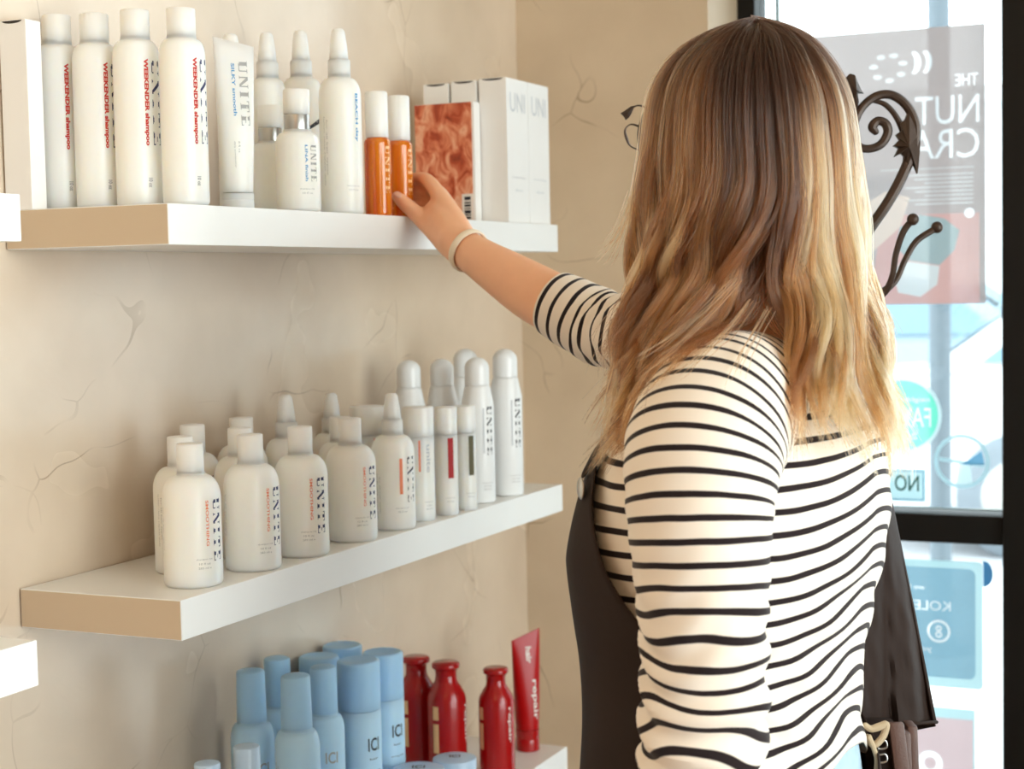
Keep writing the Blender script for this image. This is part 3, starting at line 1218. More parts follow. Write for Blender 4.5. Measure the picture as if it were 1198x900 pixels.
def sheet(name, x0, z0, x1, z1, y, mat, parent=None, th=.0006, r=0):
    mb = MB()
    if r:
        pts = []
        for cx_, cz_, a0 in ((x1 - r, z1 - r, 0), (x0 + r, z1 - r, 90), (x0 + r, z0 + r, 180), (x1 - r, z0 + r, 270)):
            for k in range(7):
                a = math.radians(a0 + 15 * k)
                pts.append((cx_ + r * math.cos(a), cz_ + r * math.sin(a)))
    else:
        pts = [(x0, z0), (x1, z0), (x1, z1), (x0, z1)]
    return plate(name, pts, y, mat, parent, th)


def plate(name, pts, y, mat, parent=None, th=.0006):
    n = len(pts)
    v = [(x, y, z) for x, z in pts] + [(x, y + th, z) for x, z in pts]
    f = [tuple(range(n)), tuple(range(n, 2 * n))[::-1]] + [(k, (k + 1) % n, n + (k + 1) % n, n + k) for k in range(n)]
    return MB().add(v, f).build(name, mat, parent, smooth=False)


def disc_pts(x, z, r, n=48, r2=None):
    return [(x + r * math.cos(2 * PI * k / n), z + (r2 or r) * math.sin(2 * PI * k / n)) for k in range(n)]


def rev_text(pieces, y):
    """lettering that faces the street, so it reads reversed from inside; pieces: text, right edge x, base z, length, height"""
    out = []
    for t, xr, zb, ln, h, b in pieces:
        v, f = words(t, ln, h, b)
        out.append(([(xr - x, y, zb + q) for x, q in v], f))
    return out


def gbox(px0, py0, px1, py1):
    x0, z1 = G(px0, py0)
    x1, z0 = G(px1, py1)
    return x0, z0, x1, z1


def prism(pieces):
    """solid cutter from flat pieces lying in a plane of constant y"""
    bm = bmesh.new()
    for v, f in pieces:
        vs = [bm.verts.new((p[0], YS - .004, p[-1])) for p in v]
        for q in f:
            try:
                bm.faces.new([vs[i] for i in q])
            except ValueError:
                pass
    bmesh.ops.remove_doubles(bm, verts=bm.verts, dist=1e-6)
    r = bmesh.ops.extrude_face_region(bm, geom=bm.faces[:])
    bmesh.ops.translate(bm, vec=(0, .008, 0), verts=[e for e in r['geom'] if isinstance(e, bmesh.types.BMVert)])
    bmesh.ops.recalc_face_normals(bm, faces=bm.faces)
    me = bpy.data.meshes.new('cutter')
    bm.to_mesh(me)
    bm.free()
    o = bpy.data.objects.new('cutter', me)
    COL.objects.link(o)
    return o


def cut_out(objs, pieces):
    """open the sheets where another colour is printed, so light passes one layer only"""
    k = prism(pieces)
    for o in objs:
        md = o.modifiers.new('b', 'BOOLEAN')
        md.operation = 'DIFFERENCE'
        md.solver = 'EXACT'
        md.object = k
        dg = bpy.context.evaluated_depsgraph_get()
        me = bpy.data.meshes.new_from_object(o.evaluated_get(dg))
        o.modifiers.clear()
        if len(me.polygons):
            o.data = me
    bpy.data.objects.remove(k)


def outlines(v, f):
    """boundary loops of flat faces, as lists of points"""
    key = [(round(p[0], 6), round(p[-1], 6)) for p in v]
    cnt = {}
    for q in f:
        for a, b in zip(q, tuple(q[1:]) + (q[0],)):
            a, b = key[a], key[b]
            if (b, a) in cnt:
                del cnt[(b, a)]
            else:
                cnt[(a, b)] = 1
    nxt = {}
    for a, b in cnt:
        nxt.setdefault(a, []).append(b)
    loops = []
    while nxt:
        a = next(iter(nxt))
        loop = [a]
        while a in nxt:
            b = nxt[a].pop()
            if not nxt[a]:
                del nxt[a]
            a = b
            if a == loop[0]:
                break
            loop.append(a)
        if len(loop) > 2:
            loops.append(loop)
    return loops


def inside(x, z, loops):
    c = False
    for lp in loops:
        n = len(lp)
        for k in range(n):
            x1, z1 = lp[k]
            x2, z2 = lp[(k + 1) % n]
            if (z1 > z) != (z2 > z) and x < (x2 - x1) * (z - z1) / (z2 - z1) + x1:
                c = not c
    return c


def open_letters(o, pieces):
    """retriangulate a flat sheet with letter-shaped openings"""
    me = o.data
    v = [tuple(p.co) for p in me.vertices]
    y0 = min(p[1] for p in v)
    f = [tuple(p.vertices) for p in me.polygons if all(abs(v[k][1] - y0) < 1e-5 for k in p.vertices)]
    base = outlines(v, f)
    holes = []
    for pv, pf in pieces:
        holes += outlines(pv, pf)
    vs, es = [], []
    for lp in base + holes:
        o_ = len(vs)
        vs += [Vector(p) for p in lp]
        es += [(o_ + k, o_ + (k + 1) % len(lp)) for k in range(len(lp))]
    ov, oe, of, *_r = delaunay_2d_cdt(vs, es, [], 0, 1e-7)
    tri = []
    for t in of:
        cx_ = sum(ov[k].x for k in t) / len(t)
        cz_ = sum(ov[k].y for k in t) / len(t)
        if inside(cx_, cz_, base) and not inside(cx_, cz_, holes):
            tri.append(tuple(t))
    m2 = bpy.data.meshes.new(me.name)
    m2.from_pydata([(p.x, y0, p.y) for p in ov], [], tri)
    m2.materials.append(me.materials[0])
    o.data = m2


def printed(name, pieces, mat, parent, cut, letters=True):
    if letters:
        for o in cut:
            open_letters(o, pieces)
    else:
        cut_out(cut, pieces)
    return deco(name, [([(p[0], YS + .0003, p[-1]) for p in v], f) for v, f in pieces], mat, parent)


def poly(pts):
    return [([(x, YS, z) for x, z in pts], [tuple(range(len(pts)))])]


def annulus(x, z, r0, r1, n=48):
    v = [(x + r * math.cos(2 * PI * k / n), YS, z + r * math.sin(2 * PI * k / n)) for r in (r0, r1) for k in range(n)]
    return (v, [(k, (k + 1) % n, n + (k + 1) % n, n + k) for k in range(n)])


# event poster
px0, pz0, px1, pz1 = .5745, 1.3305, .9265, 1.8945
po = sheet('poster', px0, pz0, px1, pz1, YS, M['poster'])
tag(po, 'grey event poster with reversed white lettering taped to the window glass', 'poster')
zc = pz0 + .10
ra_ = printed('red_picture_area', poly([(px0 + .115, pz0 + .001), (px1 - .012, pz0 + .001), (px1 - .012, pz0 + .185), (px0 + .19, pz0 + .185), (px0 + .135, pz0 + .14)]), M['poster_red'], po, [po], False)
pg = printed('picture_glow', poly([(px0 + .13 + x, zc + z) for x, z in ((-.07, -.06), (-.04, .10), (.02, .135), (.07, .12), (.05, .06), (-.02, .0))]), see_through('poster_peach', (232, 206, 190), .14, .62), po, [po, ra_], False)
ph_ = printed('picture_hat', poly([(px0 + .2 + x, zc + z) for x, z in ((-.03, .02), (-.02, .06), (.0, .068), (.02, .085), (.07, .075), (.10, .05), (.09, .01), (.06, -.02), (.0, -.01))]), M['poster_grey'], po, [po, ra_, pg], False)
printed('picture_face', poly([(px0 + .2 + x, zc + z) for x, z in ((-.02, -.012), (.0, -.012), (.06, -.022), (.055, -.06), (.02, -.085), (-.025, -.075), (-.035, -.04))]), M['poster_face'], po, [po, ra_, pg], False)
xr = px1 - .012
printed('title_lettering', rev_text([('THE', xr - .002, pz1 - .122, .045, .024, 0), ('NUT', xr, pz1 - .197, .128, .057, 0), ('CRA', xr, pz1 - .267, .138, .06, 0)], YS), M['print_white'], po, [po])
printed('credit_lines', [([(xr - a, YS, z), (xr - b, YS, z), (xr - b, YS, z + h), (xr - a, YS, z + h)], [(0, 1, 2, 3)])
                         for a, b, z, h in [(.01, .2, pz1 - .287, .0018)] + [(.012, .15 - .02 * (i % 3), pz1 - .30 - .0085 * i, .0022) for i in range(8)]], M['poster_face'], po, [po])
cr = []
for cx_ in (px0 + .207, px0 + .230):
    o = [(cx_ + .017 * math.sin(t), pz1 - .069 + .024 * math.cos(t)) for t in np.linspace(.25, PI - .25, 12)]
    i_ = [(cx_ - .005 + .010 * math.sin(t), pz1 - .069 + .021 * math.cos(t)) for t in np.linspace(.25, PI - .25, 12)][::-1]
    pts = o + i_
    n = len(o)
    cr.append(([(x, YS, z) for x, z in pts], [(k, k + 1, 2 * n - 2 - k, 2 * n - 1 - k) for k in range(n - 1)]))
printed('emblem', cr, M['print_white'], po, [po])
cr = []
for k in range(7):
    a = 2 * PI * k / 7 + .3
    cx_, cz_ = px0 + .158 + .031 * math.cos(a), pz1 - .076 + .026 * math.sin(a)
    cr += poly(disc_pts(cx_, cz_, .009, 10, .005))
printed('star_emblem', cr, M['poster_face'], po, [po])
dx, dz = G(1134, 249)
printed('dot_emblem', poly(disc_pts(dx, dz, .010, 20)), M['print_white'], po, [po, ra_])

# stickers
x, z = G(1056, 486)
st = plate('round_sticker', disc_pts(x, z, .0725), YS, M['teal'])
tag(st, 'round teal sticker with reversed white letters on the window', 'sticker')
printed('lettering', rev_text([('FAVORITE', x + .058, z - .024, .165, .040, 0), ('neighborhood', x + .055, z + .026, .11, .012, 0), ('2018', x + .03, z - .05, .06, .013, 0)], YS), M['print_white'], st, [st])
deco('pale_rim', [annulus(x, z, .0725, .080)], M['sign_pale'], st)

x, z = G(1125, 540)
sr = empty('ring_sticker', (x, YS, z), 0, 'pale blue ring shaped sticker low on the window near the black post', 'sticker')
n = 48
rim = [(r * math.cos(2 * PI * k / n), 0, r * math.sin(2 * PI * k / n)) for r in (.048, .0565) for k in range(n)]
MB().add(rim, [(k, (k + 1) % n, n + (k + 1) % n, n + k) for k in range(n)]).build('ring', M['ring'], sr, smooth=False)
MB().add([(.0, -.001, -.006), (.046, -.001, -.006), (.040, -.001, .022), (.018, -.001, .006)], [(0, 1, 2, 3)]).build('blue_mark', M['ring2'], sr, smooth=False)
MB().add([(-.045, -.0005, .0), (.044, -.0005, -.012), (.046, -.0005, -.004), (-.046, -.0005, .008)], [(0, 1, 2, 3)]).build('cross_bar', M['ring'], sr, smooth=False)
MB().add([(-.012, -.0007, -.048), (.022, -.0007, -.048), (.018, -.0007, -.008), (-.006, -.0007, -.004)], [(0, 1, 2, 3)]).build('pale_mark', M['sign_pale'], sr, smooth=False)

x0, z0, x1, z1 = gbox(1035, 548, 1083, 588)
ns = sheet('no_sign', x0, z0, x1, z1, YS, M['sign_pale'])
tag(ns, 'small pale window sign with reversed dark letters just above the black rail', 'sign')
deco('lettering', rev_text([('NO', x1 - .014, z0 + .022, .05, .034, .01)], YS - .0006), M['ink_green'], ns)
deco('sign_border', [([(a, YS - .0004, b), (c, YS - .0004, b), (c, YS - .0004, d), (a, YS - .0004, d)], [(0, 1, 2, 3)]) for a, b, c, d in
                     ((x0 + .004, z0 + .004, x1 - .004, z0 + .006), (x0 + .004, z1 - .006, x1 - .004, z1 - .004), (x1 - .006, z0 + .004, x1 - .004, z1 - .004))], M['ring2'], ns)

# signs in the pane below the rail
x0, z0, x1, z1 = gbox(985, 652, 1150, 808)
bs = sheet('window_sign', x0, z0, x1, z1 + .003, YS, M['sign_pale'], r=.01)
tag(bs, 'blue sign with pale border on the glass below the black rail', 'sign')


def round_rect(x0, z0, x1, z1, r):
    pts = []
    for cx_, cz_, a0 in ((x1 - r, z1 - r, 0), (x0 + r, z1 - r, 90), (x0 + r, z0 + r, 180), (x1 - r, z0 + r, 270)):
        for k in range(7):
            a = math.radians(a0 + 15 * k)
            pts.append((cx_ + r * math.cos(a), cz_ + r * math.sin(a)))
    return pts


rr_ = round_rect(x0 + .012, z0 + .02, x1 - .015, z1 - .012, .014)
cut_out([bs], poly(rr_))
bp_ = plate('blue_panel', rr_, YS, M['sign_blue'], bs)
xr = G(1112, 700)[0]
printed('lettering', rev_text([('KOLEX', xr, G(1100, 715)[1], .098, .020, 0)], YS), M['print_white'], bs, [bp_])
printed('small_lettering', rev_text([('we love', G(1082, 690)[0], G(1080, 690)[1], .06, .010, 0), ('your', G(1090, 762)[0], G(1090, 765)[1], .05, .012, 0)], YS), M['print_white'], bs, [bp_])
x, z = G(1098, 739)
printed('round_emblem', [annulus(x, z, .019, .024), annulus(x, z + .0062, .003, .0062, 24), annulus(x, z - .0068, .0035, .007, 24)], M['print_white'], bs, [bp_])
x, z = G(1150, 672)
rs = plate('half_round_sticker', [(x + .02 * math.sin(t), z + .027 * math.cos(t)) for t in np.linspace(0, PI, 24)], YS, M['ring2'])
tag(rs, 'small blue half round sticker at the corner of the blue window sign', 'sticker')
x0, z0, x1, z1 = gbox(985, 818, 1141, 985)
ps = sheet('window_sign', x0, z0, x1, z1, YS, M['sign_pale'])
tag(ps, 'pink sign with pale top strip on the glass under the blue sign', 'sign')
zp = G(1100, 840)[1]
pp_ = [(x0 + .002, z0 + .002), (x1 - .004, z0 + .002), (x1 - .004, zp), (x0 + .002, zp)]
cut_out([ps], poly(pp_))
pk = plate('pink_panel', pp_, YS, M['sign_pink'], ps)
x, z = G(1088, 893)
printed('round_emblem', [annulus(x, z, .013, .026)], M['print_white'], ps, [pk])

# ------------------------------------------------------------------ street outside
struct(slab('ground', (-30, YC + .3, -.12, 40, 6.5, -.02), M['pavement']))
struct(slab('road', (-30, 6.5, -.2, 40, 22, -.06), M['asphalt']))
struct(slab('ground', (-30, 22, -.12, 40, 60, -.02), M['pavement']))


def tapered(name, prof, y0, y1, y0t, y1t, mat, parent, bevel=.03):
    """extruded side profile (x, z) whose upper points lean inwards"""
    zs = [z for x, z in prof]
    lo, hi = min(zs), max(zs)
    v = []
    for side in (0, 1):
        for x, z in prof:
            t = (z - lo) / (hi - lo)
            y = (y0 + (y0t - y0) * t) if side == 0 else (y1 + (y1t - y1) * t)
            v.append((x, y, z))
    n = len(prof)
    f = [tuple(range(n)), tuple(range(n, 2 * n))[::-1]] + [(k, (k + 1) % n, n + (k + 1) % n, n + k) for k in range(n)]
    return MB().add(v, f).build(name, mat, parent, bevel=bevel)


def car(loc, rz, paint, label):
    root = empty('car', loc, rz, label, 'car', 'cars parked in the street')
    low = [(-2.15, .25), (2.1, .25), (2.2, .45), (2.15, .72), (1.95, .82), (1.0, .92), (-1.4, .95), (-2.1, .9), (-2.22, .6)]
    tapered('car_body', low, -.88, .88, -.80, .80, paint, root, .05)
    up = [(1.05, .9), (.35, 1.40), (.1, 1.45), (-.9, 1.43), (-1.25, 1.36), (-1.85, .93)]
    tapered('cabin', up, -.80, .80, -.58, .58, paint, root, .04)
    gp = [(.82, .97), (.28, 1.36), (-.85, 1.37), (-1.15, 1.30), (-1.55, .99)]
    tapered('side_windows', gp, -.805, .805, -.612, .612, M['car_glass'], root, 0)
    ws = [(1.02, .95), (.37, 1.40), (.34, 1.385), (.99, .935)]
    v = []
    for sy in (-1, 1):
        for xx, zz, w in ((1.03, .945, .68), (.40, 1.395, .52)):
            v.append((xx + .012, sy * w, zz + .006))
    MB().add(v, [(0, 1, 3, 2)]).build('windscreen', M['car_glass'], root, smooth=False)
    v = []
    for sy in (-1, 1):
        for xx, zz, w in ((-1.83, .965, .68), (-1.30, 1.365, .52)):
            v.append((xx - .012, sy * w, zz + .008))
    MB().add(v, [(0, 1, 3, 2)]).build('rear_window', M['car_glass'], root, smooth=False)
    for xx in (1.35, -1.35):
        for sy in (-1, 1):
            pr = [(.0, -.1), (.28, -.1), (.325, -.07), (.325, .07), (.28, .1), (.0, .1)]
            v, f = lathe(pr, 28)
            v = [(xx + p[0], sy * .82 + p[2], .31 + p[1]) for p in v]
            wh = MB().add(v, f).build('wheel', M['rubber'], root)
            v, f = lathe([(0, -.108), (.19, -.106), (.2, -.1), (.2, .1), (.19, .106), (0, .108)], 24)
            v = [(xx + p[0], sy * .82 + p[2], .31 + p[1]) for p in v]
            MB().add(v, f).build('hubcap', M['silver'], wh)
    for sy in (-1, 1):
        MB().add(*ball((2.14, sy * .62, .66), .1, 12, (.5, 1.4, .8))).build('headlight', M['sign_pale'], root)
        MB().add(*ball((-2.15, sy * .66, .72), .09, 12, (.4, 1.5, .9))).build('tail_light', M['red'], root)
        MB().add(*ball((.72, sy * .93, 1.0), .1, 12, (.6, 1, .7))).build('wing_mirror', paint, root)
    return root


p = C(1165, 430, 9.5)
car((p[0] + 1.5, p[1], -.06), math.radians(8), M['car_white'], 'white car parked outside, seen through the glass beside the black post')
p = C(1050, 430, 13)
car((p[0] - .8, p[1] + .6, -.06), math.radians(184), M['car_blue'], 'silver car across the street, seen through the glass near the teal sticker')
p = C(1100, 470, 6.2)
pole = empty('street_post', (p[0], p[1], -.02), 0, 'blue grey steel post standing on the pavement outside the window', 'post')
lat('post', [(.0, 0), (.040, 0), (.040, 3.8), (.036, 3.85), (0, 3.86)], M['pole'], pole, 20)
lat('base_plate', [(0, 0), (.11, 0), (.11, .015), (.06, .03), (.045, .08), (0, .08)], M['pole'], pole, 20)
bld = empty('building', (3, 27, -.02), 0, 'pale building across the street, lost in glare', 'building')
slab('facade', (-16, 0, 0, 16, 6, 4.2), M['facade'], bld, .02)
slab('cornice', (-16.1, -.2, 4.2, 16.1, 6, 4.5), M['facade'], bld, .03)
for k in range(7):
    x = -14 + k * 4.4
    wf = slab('window_frame', (x - .08, -.06, .9, x + 2.4, -.001, 3.2), M['facade'], bld, .01)
    slab('pane', (x + .04, -.08, 1.02, x + 2.28, -.061, 3.08), M['facade_glass'], wf)

# ------------------------------------------------------------------ wrought iron coat stand
DST = 2.42
pc = C(905, 200, DST)
stand = empty('coat_stand', (pc[0], pc[1], 0), 0, 'dark wrought iron coat stand with scrolls and ball tipped hooks behind the person', 'coat stand')
S0 = np.array([pc[0], pc[1], 0.0])


def SP(pts, mirror=False, dd=0.0):
    """points of the scroll work in the stand's own plane, relative to its pole"""
    out = []
    for q in pts:
        px, py = q[0], q[1]
        w = C(905, py, DST)
        s = (px - 905) * DST / FPX * (-.92 if mirror else 1)
        z = w[2] - (.0203 * s if not mirror else -.0203 * s)
        out.append(np.array([RH[0] * s, RH[1] * s, z]) + FH * (q[2] if len(q) > 2 else 0) + FH * dd)
    return np.array(out)


v, f = tube([(0, 0, .1), (0, 0, 1.0), (0, 0, C(905, 120, DST)[2])], [.014, .013, .012], 8, 16)
MB().add(v, f).build('pole', M['iron'], stand)
MB().add(*ball((0, 0, C(905, 112, DST)[2]), .022, 16, (1, 1, 1.3))).build('finial', M['iron'], stand)
for k in range(3):
    a = 2 * PI * k / 3 + .4
    d_ = np.array([math.cos(a), math.sin(a), 0])
    P = [d_ * 0 + ZUP * .30, d_ * .08 + ZUP * .26, d_ * .16 + ZUP * .12, d_ * .24 + ZUP * .03, d_ * .30 + ZUP * .014, d_ * .315 + ZUP * .04, d_ * .29 + ZUP * .055]
    MB().add(*tube(P, [.011, .011, .011, .011, .0115, .01, .007], 40, 12)).build('leg', M['iron'], stand)
arch = [(905, 330), (960, 306), (1005, 280), (1026, 255), (1045, 226), (1060, 196), (1070, 168), (1071, 145), (1061, 124), (1044, 112), (1026, 113), (1010, 125), (1001, 142), (998, 160), (1006, 172), (1019, 174), (1032, 168), (1039, 155), (1036, 145), (1027, 142), (1021, 149), (1025, 155)]
ra = [.008] * 6 + [.0075, .007, .0068, .0066, .0064, .0062, .006, .006, .006, .0062, .0065, .0068, .0068, .0066, .0068, .005]
twig = [(1002, 170), (999, 150), (998, 128), (996, 112)]
twin = [(1050, 218), (1060, 196), (1062, 172), (1057, 152), (1048, 134), (1036, 122), (1022, 118)]


def leaf(outline, th, mirror, name):
    P = SP(outline, mirror)
    c0 = P.mean(0)
    n = len(P)
    v = [tuple(c0 - FH * th * 1.6)] + [tuple(q - FH * th * .3) for q in P] + [tuple(q + FH * th * .5) for q in P] + [tuple(c0 + FH * th * 1.2)]
    f = []
    for k in range(n):
        k2 = (k + 1) % n
        f += [(0, 1 + k, 1 + k2), (1 + k, 1 + n + k, 1 + n + k2, 1 + k2), (2 * n + 1, 1 + n + k2, 1 + n + k)]
    return MB().add(v, f).build(name, M['iron'], stand, smooth=False)


acan = [(1064, 128), (1072, 140), (1077, 155), (1076, 175), (1074, 196), (1073, 203), (1070, 188), (1066, 180), (1063, 196), (1062, 206), (1059, 198), (1060, 186), (1054, 180), (1046, 184), (1051, 174), (1045, 171), (1052, 164), (1048, 158), (1055, 153), (1053, 145), (1059, 140)]
bud = [(990, 92), (995, 87), (1001, 89), (1004, 97), (1008, 106), (1011, 110), (1004, 110), (1005, 120), (1003, 130), (999, 130), (997, 115), (992, 104)]
for mir in (False, True):
    v, f = tube(SP(arch, mir), ra, 120, 10)
    mb = MB().add(v, f)
    v, f = tube(SP(twin, mir, .004), [.0055, .006, .0055, .005, .0045, .004, .003], 40, 10)
    mb.add(v, f)
    v, f = tube(SP(twig, mir), [.005, .006, .006, .005], 16, 10)
    mb.add(v, f)
    mb.build('scroll_arm', M['iron'], stand)
    leaf(acan, .010, mir, 'acanthus_leaf')
    leaf(bud, .009, mir, 'leaf_bud')
v, f = tube(SP([(772, 136), (758, 127), (747, 124), (737, 130)]), [.002, .0015, .0012, .001], 20, 8)
mb = MB().add(*tube(SP([(756, 152), (742, 146), (735, 148), (732, 154), (734, 163), (738, 171), (748, 176)]), [.002, .0014, .001, .0017, .002, .0012, .001], 40, 8)).add(v, f)
mb.build('tendril', M['iron'], stand)
leaf([(744, 124), (739, 125), (732, 130), (727, 133), (731, 137), (733, 141), (737, 138), (740, 133)], .005, False, 'tendril_leaf')
for pts, in (([(905, 372, 0), (960, 366, -.01), (1012, 352, -.015), (1031, 341, -.02), (1038, 322, -.03), (1041, 298, -.035), (1049, 272, -.04), (1059, 258, -.045)],),
             ([(905, 372, 0), (960, 368, 0), (1012, 354, 0), (1034, 340, 0), (1048, 327, 0), (1058, 305, 0), (1072, 282, 0), (1096, 266, 0)],)):
    P = SP(pts)
    mb = MB().add(*tube(P, [.0065, .0062, .006, .0055, .0045, .0045, .0048, .005], 60, 10))
    hk = mb.build('coat_hook', M['iron'], stand)
    MB().add(*ball(P[-1], .0088, 14)).build('ball_tip', M['iron'], hk)

# ------------------------------------------------------------------ the person
TH = math.radians(35)
FV = -math.cos(TH) * RH + math.sin(TH) * FH        # the way the body faces
SV = -math.sin(TH) * RH - math.cos(TH) * FH        # towards the left shoulder

tab = np.array([
    # py,  left, right, distance, breadth ratio
    (396, 842, 905, 1.865, 1.1), (408, 822, 932, 1.868, 1.25), (422, 800, 958, 1.87, 1.4), (440, 776, 985, 1.87, 1.5),
    (465, 752, 1012, 1.87, 1.5), (500, 724, 1034, 1.87, 1.45), (540, 706, 1043, 1.87, 1.4), (580, 696, 1044, 1.87, 1.38),
    (640, 690, 1038, 1.87, 1.35), (700, 694, 1024, 1.87, 1.33), (760, 700, 1011, 1.87, 1.33), (820, 702, 1007, 1.87, 1.36),
    (880, 698, 1013, 1.87, 1.4), (940, 692, 1022, 1.87, 1.4), (1000, 692, 1024, 1.87, 1.38), (1060, 700, 1016, 1.87, 1.36), (1120, 712, 1000, 1.87, 1.3)])
_py = np.linspace(tab[0, 0], tab[-1, 0], 160)
_t = smooth_path(tab[:, :3], 400, tab[:, 3:])
_tt = np.hstack([_t[0], _t[1]])
_tt = np.array([[np.interp(y, _tt[:, 0], _tt[:, k]) for k in range(5)] for y in _py])
_cen = C((_tt[:, 1] + _tt[:, 2]) / 2, _tt[:, 0], _tt[:, 3])
_hw = (_tt[:, 2] - _tt[:, 1]) / 2 * _tt[:, 3] / FPX
_rho = _tt[:, 4]
_a = _hw / np.sqrt(math.cos(TH) ** 2 + (_rho * math.sin(TH)) ** 2)
_z = _cen[:, 2]
ZTOP = _z[0]


def torso(z, psi, off=0.0, k=1.0):
    z = np.asarray(z, float)
    psi = np.asarray(psi, float)
    zz = -z
    g = lambda arr: np.interp(zz, -_z, arr)
    cx, cy = g(_cen[:, 0]), g(_cen[:, 1])
    a = g(_a) * k + off
    b = g(_a * _rho) * k + off
    c, s = np.cos(psi), np.sin(psi)
    e = .88
    c = np.sign(c) * np.abs(c) ** e
    s = np.sign(s) * np.abs(s) ** e
    # rescale so that the outline keeps its width
    x = a * c
    y = b * s
    P = np.stack([cx + x * FV[0] + y * SV[0], cy + x * FV[1] + y * SV[1], z + 0 * x], -1)
    lat_ = (P[..., 0] - cx) * RH[0] + (P[..., 1] - cy) * RH[1]
    dep = (P[..., 0] - cx) * FH[0] + (P[..., 1] - cy) * FH[1]
    return P, lat_ / np.maximum(g(_hw), .01), dep


def zpy(py):
    return float(np.interp(py, _py, _z))


def uplift(t, dep, z):
    """how far the knit rides up towards the right of the back"""
    w = np.clip((t - .05) / .95, 0, 1) ** 2.1
    side = np.clip(.5 - dep / .12, 0, 1)
    g = np.interp(z, [zpy(880), zpy(700), zpy(560), zpy(500), zpy(430)], [.062, .058, .034, .006, 0])
    return w * side * g


person = empty('person', (float(_cen[100, 0]), float(_cen[100, 1]), 0), 0,
               'person with long blond hair, striped shirt and black apron reaching for an orange bottle', 'person')
PO = Vector(person.location)


def child(o, parent=person):
    o.parent = parent
    base = PO if parent is person else Vector((0, 0, 0))
    if parent is person:
        o.matrix_parent_inverse = Matrix.Translation(-PO)
    return o


PERIOD = .0229
NA = 120
psi = np.linspace(0, 2 * PI, NA, endpoint=False)
vend = ZTOP - zpy(903)
vv = np.linspace(0, vend, 150)
rows = []
for v_ in vv:
    z0 = ZTOP - v_
    P, t, dep = torso(np.full(NA, z0), psi)
    up = uplift(t, dep, z0)
    P, t2, d2 = torso(np.full(NA, z0) + up, psi)
    # cloth folds: soft diagonal creases, stronger towards the waist and below the arm
    n = P - np.stack([np.interp(-(z0 + up), -_z, _cen[:, 0]), np.interp(-(z0 + up), -_z, _cen[:, 1]), P[:, 2]], -1)
    n /= np.linalg.norm(n, axis=1)[:, None] + 1e-9
    amp = np.interp(v_, [0, .12, .3, vend], [.0012, .002, .0035, .006])
    u_ = psi * .17
    fold = np.sin((v_ * 1.0 - u_ * .55) * 95 + 2.2 * np.sin(u_ * 21)) * .45 + vnoise(np.stack([u_ * 1.2, np.full(NA, v_ * 1.6), 0 * u_], -1), 26, 3)
    P = P + n * (amp * fold)[:, None]
    rows.append(P)
V = np.concatenate(rows)
UV = np.stack([np.tile(psi / (2 * PI), len(vv)), np.repeat(vv, NA)], -1)
F = grid_faces(len(vv), NA, True)
mb = MB().add(V, F)
uvs = [UV]


def outward(v, f, n):
    """faces of a ring mesh (n points a ring) turned to look outwards"""
    v = np.asarray(v)
    s_ = 0
    for q in f[:: max(1, len(f) // 300)]:
        p = v[list(q)]
        nn = np.cross(p[1] - p[0], p[2] - p[0])
        k = q[0] // n
        s_ += np.sign(nn @ (p.mean(0) - v[k * n:(k + 1) * n].mean(0)))
    return list(f) if s_ > 0 else [tuple(q)[::-1] for q in f]


TORSO_V, TORSO_F = V.copy(), outward(V, F, NA)


def sleeve(pts, period_off, n=110, seg=56, fold=None, outer=False):
    """pts: px, py, distance, radius"""
    pts = np.array(pts, float)
    P = C(pts[:, 0], pts[:, 1], pts[:, 2])
    P, r = smooth_path(P, n, pts[:, 3])
    r = r[:, 0]
    T, A, B = frames(P)
    # the knit keeps its stripe spacing along the outer side of the bends
    out = np.array([-.45, 0, .55]) @ np.stack([RH, FH, ZUP]) - FH * .65
    o2 = out[None] - T * (T @ out)[:, None]
    o2 /= np.linalg.norm(o2, axis=1)[:, None] + 1e-9
    Q = P + o2 * r[:, None] if outer else P
    s = np.concatenate([[0], np.cumsum(np.linalg.norm(np.diff(Q, axis=0), axis=1))])
    v, uv = [], []
    for i in range(n):
        a = np.linspace(0, 2 * PI, seg, endpoint=False)
        d_ = A[i] * np.cos(a)[:, None] + B[i] * np.sin(a)[:, None]
        q = P[i] + d_ * r[i]
        am = fold(s[i] / s[-1]) if fold else .001
        w = np.sin(s[i] * 150 + 2.4 * np.sin(a * 2 + s[i] * 14) + 1.3 * np.cos(a * 3)) * .6 + vnoise(q, 30, 5) * .8
        q = q + d_ * (am * w)[:, None]
        v.append(q)
        bunch = np.clip(am - .0015, 0, 1) * 1.5 * np.sin(s[i] * 46 + 1.7 * np.sin(a + .8) + np.cos(2 * a))
        uv.append(np.stack([a / (2 * PI) * .5, np.full(seg, s[i] + period_off) + bunch], -1))
    # turned-in cuff
    last = v[-1]
    c = P[-1]
    v.append(c + (last - c) * .9 - T[-1] * .004)
    uv.append(uv[-1])
    v.append(c + (last - c) * .82 - T[-1] * .03)
    uv.append(uv[-1])
    f = grid_faces(n + 2, seg, True)
    return np.concatenate(v), f, np.concatenate(uv), s[-1]


